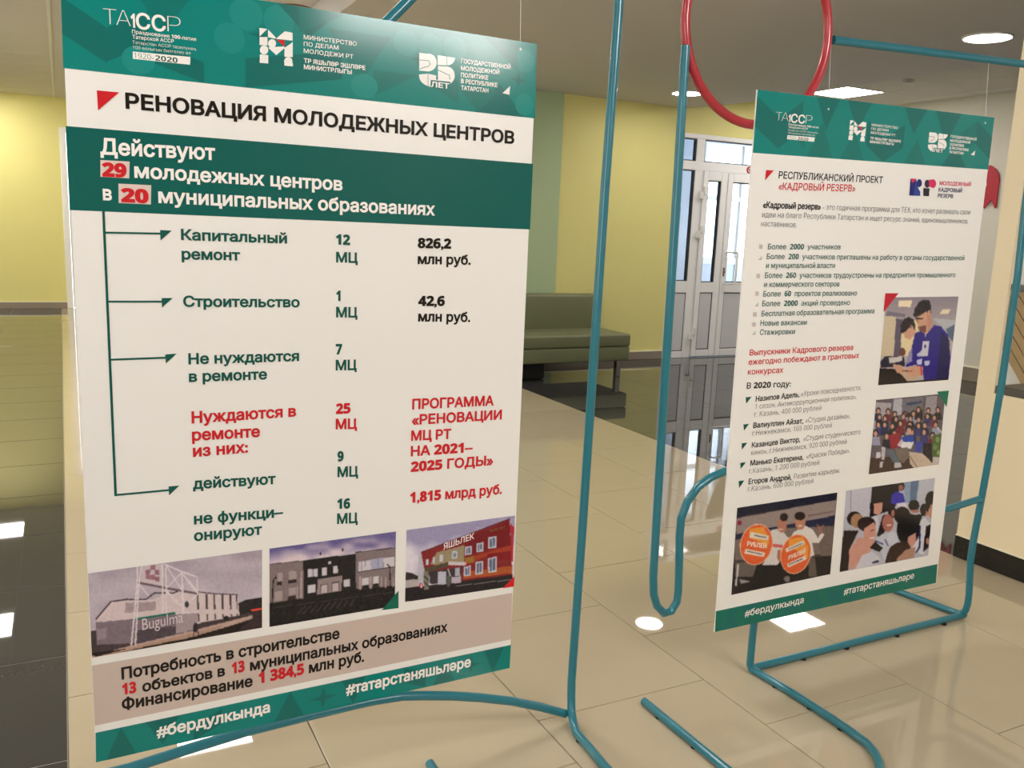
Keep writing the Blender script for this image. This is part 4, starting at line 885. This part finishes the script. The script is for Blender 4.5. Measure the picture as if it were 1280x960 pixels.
for s, x0, y0, x1, y1 in (('Выпускники Кадрового резерва', 936.6, 444.3, 1065.9, 437.2), ('ежегодно побеждают в грантовых', 935.2, 456, 1073.4, 447.3), ('конкурсах', 934.4, 468.2, 978.6, 465.6)): Lt.text(s, x0, y0, x1, y1, 7.2, REDP, .014)
Lt.text('В 2020 году:', 933, 485.8, 988, 483, 7.4, INK, .014)
for s, x0, y0, x1, y1 in (('Назипов Адель,', 944.2, 501.8, 998.9, 496), ('Валиуллин Айзат,', 941.2, 535, 1003.5, 529), ('Казанцев Виктор,', 939.3, 559.5, 999.7, 552.2), ('Манько Екатерина,', 937.4, 582, 1003.8, 574.4), ('Егоров Андрей,', 935.2, 605.2, 988.9, 599.3)): Lt.text(s, x0, y0, x1, y1, 6.6, INK, .02)
for s, x0, y0, x1, y1 in (('«Уроки повседневности,', 1001, 495.5, 1076, 487.3), ('1 сезон. Антикоррупционная политика»,', 943.4, 511.3, 1070, 498.6), ('г. Казань, 400 000 рублей', 942.5, 521, 1026, 512.6), ('«Студия дизайна»,', 1006.5, 528.5, 1062, 522.6), ('г.Нижнекамск, 165 000 рублей', 940, 544.6, 1039, 534.3), ('«Студия студенческого', 1003.8, 551.4, 1074.8, 542.6), ('кино», г.Нижнекамск, 920 000 рублей', 938.5, 569, 1057.7, 554.6), ('«Краски Победы»,', 1007.6, 573.5, 1061.8, 565.8), ('г.Казань, 1 200 000 рублей', 936, 592, 1023.3, 580.8), ('Развитие карьеры,', 992, 598.7, 1049.2, 590.5), ('г.Казань, 600 000 рублей', 934.4, 614.4, 1016, 603.8)): Lt.text(s, x0, y0, x1, y1, 6.6, gy_, -.014)
Lt.text('#бердулкында', 930.5, 770.8, 1004, 753.2, 8.2, WH, .012); Lt.text('#татарстаняшьләре', 1054.2, 743.5, 1142, 722.8, 8.2, WH, .012)
Lt.done()
Bl = Layer(p2, 'bullet_mark', .0009, None, True); sq = (200, 194, 188)
for x, y in ((951, 308.5), (950, 322.5), (947.6, 345), (946, 367), (945.5, 380.5), (943.5, 393), (942.3, 405.6), (942, 416)): Bl.poly([(x-2.2, y-2.8), (x+2.2, y-2.6), (x+2, y+2.6), (x-2.4, y+2.6)] if y not in (322.5, 380.5, 416) else [(x+2.2, y-2.8), (x+2, y+2.6), (x-2.4, y+2.6)], sq)
for tr_ in ([(932, 496.6), (939.3, 495.8), (932.5, 504.5)], [(929, 530.5), (936, 529.7), (929.8, 538.4)], [(927, 554), (933.9, 553.3), (927, 562.2)], [(925.2, 578.5), (932, 577.7), (925.7, 586)], [(923, 601.2), (930, 600.4), (923.8, 610)]): Bl.poly(tr_, GRN)
Bl.done()
skin = (206, 156, 130); hair = (44, 34, 34); blue = (50, 40, 128)
def bgA(X, Y): g = np.clip(Y/500, 0, 1)[..., None]; return np.array([138, 128, 140])*(1-g)+np.array([188, 176, 172])*g
sh = [('p', (206, 190, 160), [(100, 240), (240, 240), (215, 650), (70, 640)]), ('p', (96, 88, 104), [(238, 270), (305, 270), (280, 640), (215, 645)]), ('p', (226, 208, 164), [(300, 300), (470, 280), (430, 640), (280, 640)]), ('p', (238, 220, 186), [(270, 85), (400, 82), (385, 150), (258, 148)]), ('p', (232, 214, 184), [(700, 175), (785, 172), (760, 220), (675, 222)]), ('p', (120, 112, 126), [(150, 190), (330, 220), (330, 250), (140, 240)]),
      ('p', (180, 182, 186), [(600, 260), (830, 280), (820, 350), (720, 370)]), ('p', (90, 104, 124), [(740, 370), (830, 320), (810, 500), (760, 440)]), ('e', (110, 70, 60), (300, 600, 34, 42)), ('p', (44, 40, 56), [(80, 700), (130, 640), (320, 650), (330, 740), (90, 760)]),
      ('p', blue, [(430, 410), (520, 380), (560, 700), (340, 750), (340, 700), (395, 560)]), ('p', (150, 140, 180), [(370, 600), (400, 560), (400, 690), (330, 730)]), ('p', skin, [(330, 380), (400, 340), (440, 380), (425, 430), (375, 480), (320, 450)]), ('p', skin, [(300, 400), (380, 360), (410, 400), (370, 478), (325, 440)]), ('p', hair, [(282, 405), (284, 330), (320, 270), (370, 248), (415, 275), (434, 340), (428, 390), (404, 335), (365, 360), (340, 392), (300, 412)]), ('e', (150, 104, 88), (388, 345, 12, 20)),
      ('p', blue, [(540, 430), (620, 330), (690, 345), (760, 430), (785, 640), (765, 880), (520, 890), (500, 740), (440, 740), (460, 620), (520, 500)]), ('p', (40, 34, 84), [(690, 400), (775, 480), (765, 880), (640, 890)]), ('p', skin, [(430, 240), (570, 190), (600, 300), (570, 380), (540, 420), (500, 400), (460, 350), (450, 290)]), ('p', hair, [(412, 240), (420, 178), (470, 98), (520, 76), (572, 84), (592, 140), (588, 215), (560, 225), (545, 192), (470, 240), (430, 252)]), ('p', (190, 140, 118), [(552, 215), (592, 215), (605, 330), (560, 400), (548, 300)]), ('l', (60, 40, 40), [(455, 275), (505, 262)], 9), ('p', (170, 116, 98), [(430, 262), (452, 270), (470, 310), (448, 312)]), ('p', (120, 76, 64), [(455, 350), (545, 330), (540, 400), (490, 400)]), ('e', skin, (572, 205, 14, 26)), ('l', hair, [(440, 262), (500, 265)], 12),
      ('p', (206, 202, 210), [(505, 490), (570, 488), (558, 640), (490, 640)]), ('e', (52, 46, 120), (530, 545, 12, 18)), ('p', (190, 186, 214), [(450, 620), (500, 580), (490, 640), (450, 650)]), ('p', (196, 200, 230), [(445, 680), (500, 665), (495, 725), (450, 725)]), ('p', (196, 200, 230), [(525, 690), (575, 685), (570, 730), (525, 735)]),
      ('p', (34, 26, 28), [(60, 760), (240, 770), (350, 890), (780, 860), (770, 890), (50, 940)]), ('p', (196, 168, 140), [(250, 790), (350, 830), (500, 850), (360, 888)]), ('p', skin, [(200, 720), (290, 730), (340, 800), (250, 810)]), ('p', skin, [(330, 770), (430, 735), (510, 750), (500, 830), (400, 845), (340, 815)]), ('l', (210, 50, 60), [(488, 745), (495, 825)], 14), ('p', (206, 200, 196), [(165, 655), (300, 650), (300, 690), (175, 715)]), ('l', (100, 60, 50), [(300, 790), (400, 790)], 8)]
picture(p2, [(1107.5, 371.9), (1198, 370.6), (1185.3, 474.8), (1097.5, 481.5)], (1090, 365, 8), bgA, sh, 110, 125, 'printed photo of two people in blue sweatshirts writing', 4)
def bgB(X, Y): return np.array([96, 88, 96])+0*X[..., None]
rs_ = np.random.RandomState(4)
sh = [('p', (168, 160, 166), [(120, 110), (300, 120), (270, 300), (100, 460), (100, 300)]), ('p', (176, 172, 182), [(325, 75), (415, 70), (410, 250), (310, 260)]), ('p', (112, 108, 116), [(415, 75), (640, 50), (640, 180), (415, 240)]), ('p', (60, 70, 100), [(460, 120), (630, 95), (630, 120), (460, 150)]), ('p', (150, 142, 150), [(680, 50), (800, 40), (780, 250), (660, 230)]), ('p', (60, 44, 46), [(410, 240), (640, 200), (640, 300), (410, 330)]), ('p', (72, 52, 48), [(60, 720), (400, 700), (760, 780), (760, 840), (50, 900)])]
cl = [(40, 44, 84), (36, 34, 50), (120, 40, 54), (60, 56, 110), (150, 150, 176), (44, 38, 44)]
for row, (yy, n, sz) in enumerate(((230, 8, 30), (290, 8, 30), (360, 8, 32), (470, 7, 36))):
    for i in range(n):
        x = 170+i*(660/(n-.5))+rs_.randint(-20, 20)-(row*12); y = yy+rs_.randint(-26, 26)-(10 if i > 3 else 0)
        c = cl[rs_.randint(len(cl))]
        sh += [('p', c, [(x-sz*1.5, y+sz*3.6), (x-sz*1.1, y+sz), (x+sz*1.1, y+sz), (x+sz*1.5, y+sz*3.6)]), ('e', (48, 34, 34), (x, y-4, sz*.86, sz*1.12)), ('e', (196, 150, 132), (x, y+4, sz*.55, sz*.8))]
sh += [('p', (150, 40, 56), [(270, 470), (380, 440), (400, 600), (290, 620)]), ('e', (48, 34, 34), (490, 405, 38, 46)), ('e', (200, 154, 136), (490, 425, 26, 36)), ('p', (40, 70, 170), [(410, 490), (540, 470), (545, 560), (400, 560)]), ('p', (226, 222, 226), [(400, 545), (545, 545), (510, 620), (400, 605)]), ('p', (200, 190, 196), [(360, 580), (410, 510), (430, 540), (390, 600)]), ('p', (56, 70, 160), [(560, 550), (640, 540), (630, 650), (550, 660)]), ('p', (34, 30, 40), [(640, 560), (740, 560), (750, 780), (640, 700)]),
       ('p', (120, 106, 96), [(340, 620), (470, 600), (500, 700), (420, 780), (360, 700)]), ('p', (92, 104, 116), [(240, 640), (300, 620), (400, 760), (340, 800)]), ('p', (190, 184, 190), [(190, 600), (235, 600), (220, 740), (190, 740)]), ('p', (206, 200, 206), [(135, 660), (180, 650), (180, 720), (130, 720)]), ('p', (190, 186, 190), [(330, 770), (400, 770), (410, 820), (330, 830)]), ('p', (190, 186, 190), [(175, 760), (210, 760), (200, 825), (165, 825)]), ('p', (200, 180, 160), [(490, 650), (640, 670), (760, 790), (760, 800), (540, 830), (500, 780)]), ('l', (130, 110, 96), [(500, 700), (580, 825)], 10),
       ('p', (76, 100, 56), [(740, 480), (850, 450), (830, 710), (740, 700)]), ('e', (130, 150, 90), (800, 520, 20, 34)), ('e', (110, 136, 76), (775, 600, 24, 30)), ('e', (140, 160, 100), (810, 660, 18, 28)), ('p', (196, 186, 178), [(752, 708), (830, 712), (820, 790), (745, 800)]), ('l', (200, 196, 200), [(800, 390), (850, 450)], 16)]
picture(p2, [(1095, 500), (1181.5, 491.8), (1173.5, 580.5), (1085.7, 592.9)], (1080, 490, 8.727), bgB, sh, 120, 125, 'printed photo of a crowded group portrait', 8)
def bgC(X, Y): return np.array([64, 56, 58])+0*X[..., None]
org, orl = (222, 96, 50), (232, 150, 60)
sh = [('p', (28, 30, 50), [(70, 170), (940, 35), (930, 100), (70, 250)]), ('p', (148, 132, 128), [(70, 262), (930, 100), (915, 235), (70, 395)]), ('p', (30, 34, 66), [(70, 395), (915, 235), (905, 325), (480, 340), (60, 450)]), ('p', (118, 104, 98), [(50, 450), (400, 350), (480, 345), (905, 325), (890, 560), (60, 620)]), ('p', (110, 96, 90), [(780, 330), (900, 330), (890, 580), (790, 580)]), ('e', (140, 34, 60), (98, 298, 18, 22)), ('l', (120, 96, 96), [(690, 240), (905, 200)], 12),
      ('p', (34, 28, 30), [(40, 650), (250, 640), (700, 600), (885, 580), (875, 740), (28, 915)]), ('p', (100, 90, 84), [(60, 640), (250, 630), (230, 760), (60, 760)]), ('l', (196, 190, 190), [(85, 660), (68, 830)], 16), ('p', (150, 144, 146), [(95, 780), (190, 800), (110, 820)]),
      ('p', (24, 22, 26), [(250, 640), (460, 640), (480, 830), (180, 870)]), ('p', (96, 84, 78), [(690, 590), (745, 600), (760, 760), (690, 760)]), ('p', (212, 204, 200), [(370, 360), (450, 350), (520, 430), (500, 560), (420, 660), (290, 660), (360, 560)]), ('p', (222, 214, 208), [(560, 380), (660, 320), (730, 360), (770, 430), (800, 380), (825, 400), (780, 470), (720, 470), (740, 580), (700, 590), (540, 420)]), ('l', (206, 90, 90), [(380, 490), (460, 500)], 26),
      ('p', (150, 106, 88), [(770, 320), (800, 330), (810, 390), (780, 400)]), ('l', (150, 106, 88), [(785, 360), (765, 315)], 12), ('l', (150, 106, 88), [(795, 355), (815, 320)], 12), ('e', (180, 120, 100), (462, 320, 42, 62)), ('e', (40, 28, 28), (478, 250, 34, 36)), ('e', (186, 128, 104), (618, 300, 44, 58)), ('e', (40, 28, 28), (615, 240, 46, 36)), ('l', (230, 220, 220), [(440, 355), (470, 352)], 8), ('l', (230, 220, 220), [(600, 325), (630, 322)], 8), ('e', (170, 110, 90), (440, 575, 22, 50)), ('e', (170, 110, 90), (108, 490, 14, 40)), ('e', (120, 110, 110), (505, 780, 26, 26))]
for cx_, cy_, rx, ry, an in ((242, 484, 132, 172, 14), (580, 566, 122, 166, 16)):
    sh += [('e', (236, 190, 160), (cx_, cy_, rx+7, ry+7, an)), ('e', org, (cx_, cy_, rx, ry, an))]
    sh.append(('p', orl, [(cx_-60, cy_-130), (cx_+60, cy_-150), (cx_+108, cy_-60), (cx_+100, cy_+40), (cx_+30, cy_-20), (cx_-60, cy_-60)]))
sh += [('p', (222, 210, 196), [(192, 375), (352, 410), (340, 450), (182, 425)]), ('p', (232, 216, 196), [(150, 520), (318, 555), (306, 590), (140, 562)]), ('p', (222, 210, 196), [(492, 520), (650, 445), (656, 480), (500, 552)]), ('p', (232, 216, 196), [(505, 650), (665, 575), (670, 610), (515, 682)]), ('l', (70, 60, 80), [(225, 405), (325, 425)], 8), ('l', (70, 60, 90), [(160, 540), (290, 568)], 8), ('l', (110, 100, 110), [(520, 525), (635, 475)], 8), ('l', (70, 70, 90), [(525, 655), (640, 605)], 8)]
picture(p2, [(921.4, 634.8), (1046.6, 615.5), (1037.6, 717.6), (914, 743.7)], (910, 610, 6.857), bgC, sh, 150, 125, 'printed photo of two people holding orange round signs', 5)
def bgD(X, Y): return np.array([182, 182, 194])+0*X[..., None]
sk2 = (206, 150, 134)
sh = [('p', (196, 192, 206), [(90, 170), (330, 140), (310, 420), (70, 400)]), ('l', (130, 128, 140), [(135, 170), (135, 380)], 6), ('p', (30, 26, 30), [(330, 135), (600, 100), (540, 340), (310, 420)]), ('p', (140, 160, 186), [(620, 90), (770, 75), (740, 280), (640, 290)]), ('p', (96, 116, 146), [(690, 85), (765, 76), (735, 280), (680, 270)]), ('p', (188, 190, 202), [(770, 75), (910, 60), (900, 260), (750, 260)]),
      ('p', (56, 50, 170), [(510, 210), (560, 180), (620, 200), (640, 290), (580, 310), (505, 290)]), ('e', (40, 30, 34), (598, 130, 34, 44)), ('e', (150, 100, 90), (598, 145, 22, 28)), ('p', (214, 210, 222), [(555, 290), (650, 280), (650, 330), (570, 320)]), ('e', (44, 34, 36), (170, 430, 70, 66)), ('e', (170, 130, 96), (195, 450, 60, 66)), ('e', (34, 26, 28), (370, 320, 62, 70)), ('p', sk2, [(350, 290), (430, 280), (425, 360), (390, 400), (345, 380)]), ('p', (210, 204, 212), [(340, 410), (390, 410), (385, 560), (350, 560)]),
      ('e', (38, 28, 30), (520, 375, 40, 50)), ('e', (176, 120, 104), (525, 380, 18, 30)), ('e', (42, 30, 32), (610, 400, 76, 80)), ('e', (30, 26, 30), (718, 310, 50, 52)), ('p', (170, 120, 104), [(690, 350), (760, 345), (770, 370), (690, 380)]), ('e', (34, 28, 32), (815, 350, 40, 58)), ('p', (180, 126, 108), [(830, 350), (860, 380), (820, 420)]), ('e', (28, 24, 28), (880, 260, 56, 84)), ('p', (196, 140, 116), [(870, 300), (915, 290), (905, 470), (850, 400)]),
      ('p', (40, 30, 34), [(430, 400), (500, 380), (520, 420), (420, 600), (375, 590)]), ('e', (176, 112, 100), (478, 470, 52, 82)), ('l', (230, 220, 220), [(470, 492), (505, 488)], 8), ('p', (196, 198, 210), [(360, 620), (430, 570), (560, 560), (560, 640), (450, 830), (400, 700)]), ('l', (60, 66, 120), [(365, 635), (430, 665)], 12), ('l', (60, 66, 120), [(450, 620), (480, 680)], 10), ('e', (200, 202, 214), (525, 610, 46, 60)),
      ('p', (214, 214, 222), [(740, 480), (820, 420), (870, 480), (850, 620), (810, 760), (720, 740), (700, 690)]), ('l', (50, 44, 110), [(772, 500), (772, 690), (740, 740)], 16), ('p', (36, 28, 32), [(830, 500), (880, 480), (850, 700), (800, 740)]), ('e', (180, 130, 110), (845, 640, 16, 30)),
      ('p', (40, 28, 30), [(70, 540), (210, 540), (130, 700), (110, 910), (30, 920)]), ('p', sk2, [(120, 720), (210, 600), (280, 620), (340, 700), (290, 760), (170, 890), (120, 900)]), ('p', (206, 204, 216), [(180, 890), (240, 770), (330, 735), (400, 790), (410, 840), (190, 895)]), ('l', (60, 56, 80), [(345, 835), (385, 825)], 22), ('e', (46, 32, 34), (280, 480, 84, 68)), ('p', sk2, [(262, 520), (350, 460), (370, 520), (360, 600), (345, 670), (300, 690), (250, 600)]), ('l', (236, 224, 222), [(310, 612), (350, 605)], 10), ('l', (90, 54, 50), [(315, 545), (352, 535)], 7),
      ('e', (24, 24, 28), (665, 530, 106, 150)), ('p', (24, 24, 28), [(600, 400), (800, 390), (770, 480), (700, 560), (600, 640)]), ('p', sk2, [(665, 600), (735, 560), (740, 640), (700, 700), (655, 680)]), ('p', (58, 40, 36), [(470, 760), (500, 690), (560, 650), (660, 640), (690, 700), (560, 830), (450, 840)]), ('p', (176, 136, 116), [(560, 800), (640, 720), (730, 690), (720, 790), (560, 820)]), ('p', (30, 26, 28), [(310, 700), (360, 640), (430, 700), (400, 740)])]
picture(p2, [(1057.5, 613.3), (1168.5, 597.4), (1160, 694.3), (1049.3, 715.3)], (1045, 590, 7.385), bgD, sh, 140, 120, 'printed photo of an audience seen from the side', 5)
X2 = Layer(p2, 'corner_mark', .0010, None, True)
X2.poly([(1106.3, 366.5), (1123, 366.5), (1104, 390.4)], (196, 24, 44)); X2.poly([(1171, 489.6), (1185.8, 488.2), (1183, 508.6)], (10, 112, 84))
X2.text('РУБЛЕЙ', 933.5, 682, 957.5, 685.5, 5.4, (244, 228, 210), .03); X2.text('РУБЛЕЙ', 985, 700, 1006, 691, 5.2, (244, 228, 210), .03)
X2.done()
HL = MB()
for x, yb in ((1036, 137), (1232, 155)):
    a = at(x, yb-6, YP); zt_ = 1.95 if x < 1100 else 1.985
    HL.tube([(a.x, YP-.0006, a.z-.012), (a.x, YP+.0025, a.z+.01), (a.x, YS-.002, zt_)], .0006, 5).cyl((a.x, a.z-.012), .003, YP-.001, YP-.0002, 10, 'y')
under(p2, HL.build('hanging_line', m_line))
bpy.data.objects.remove(_to); bpy.data.curves.remove(_tc)
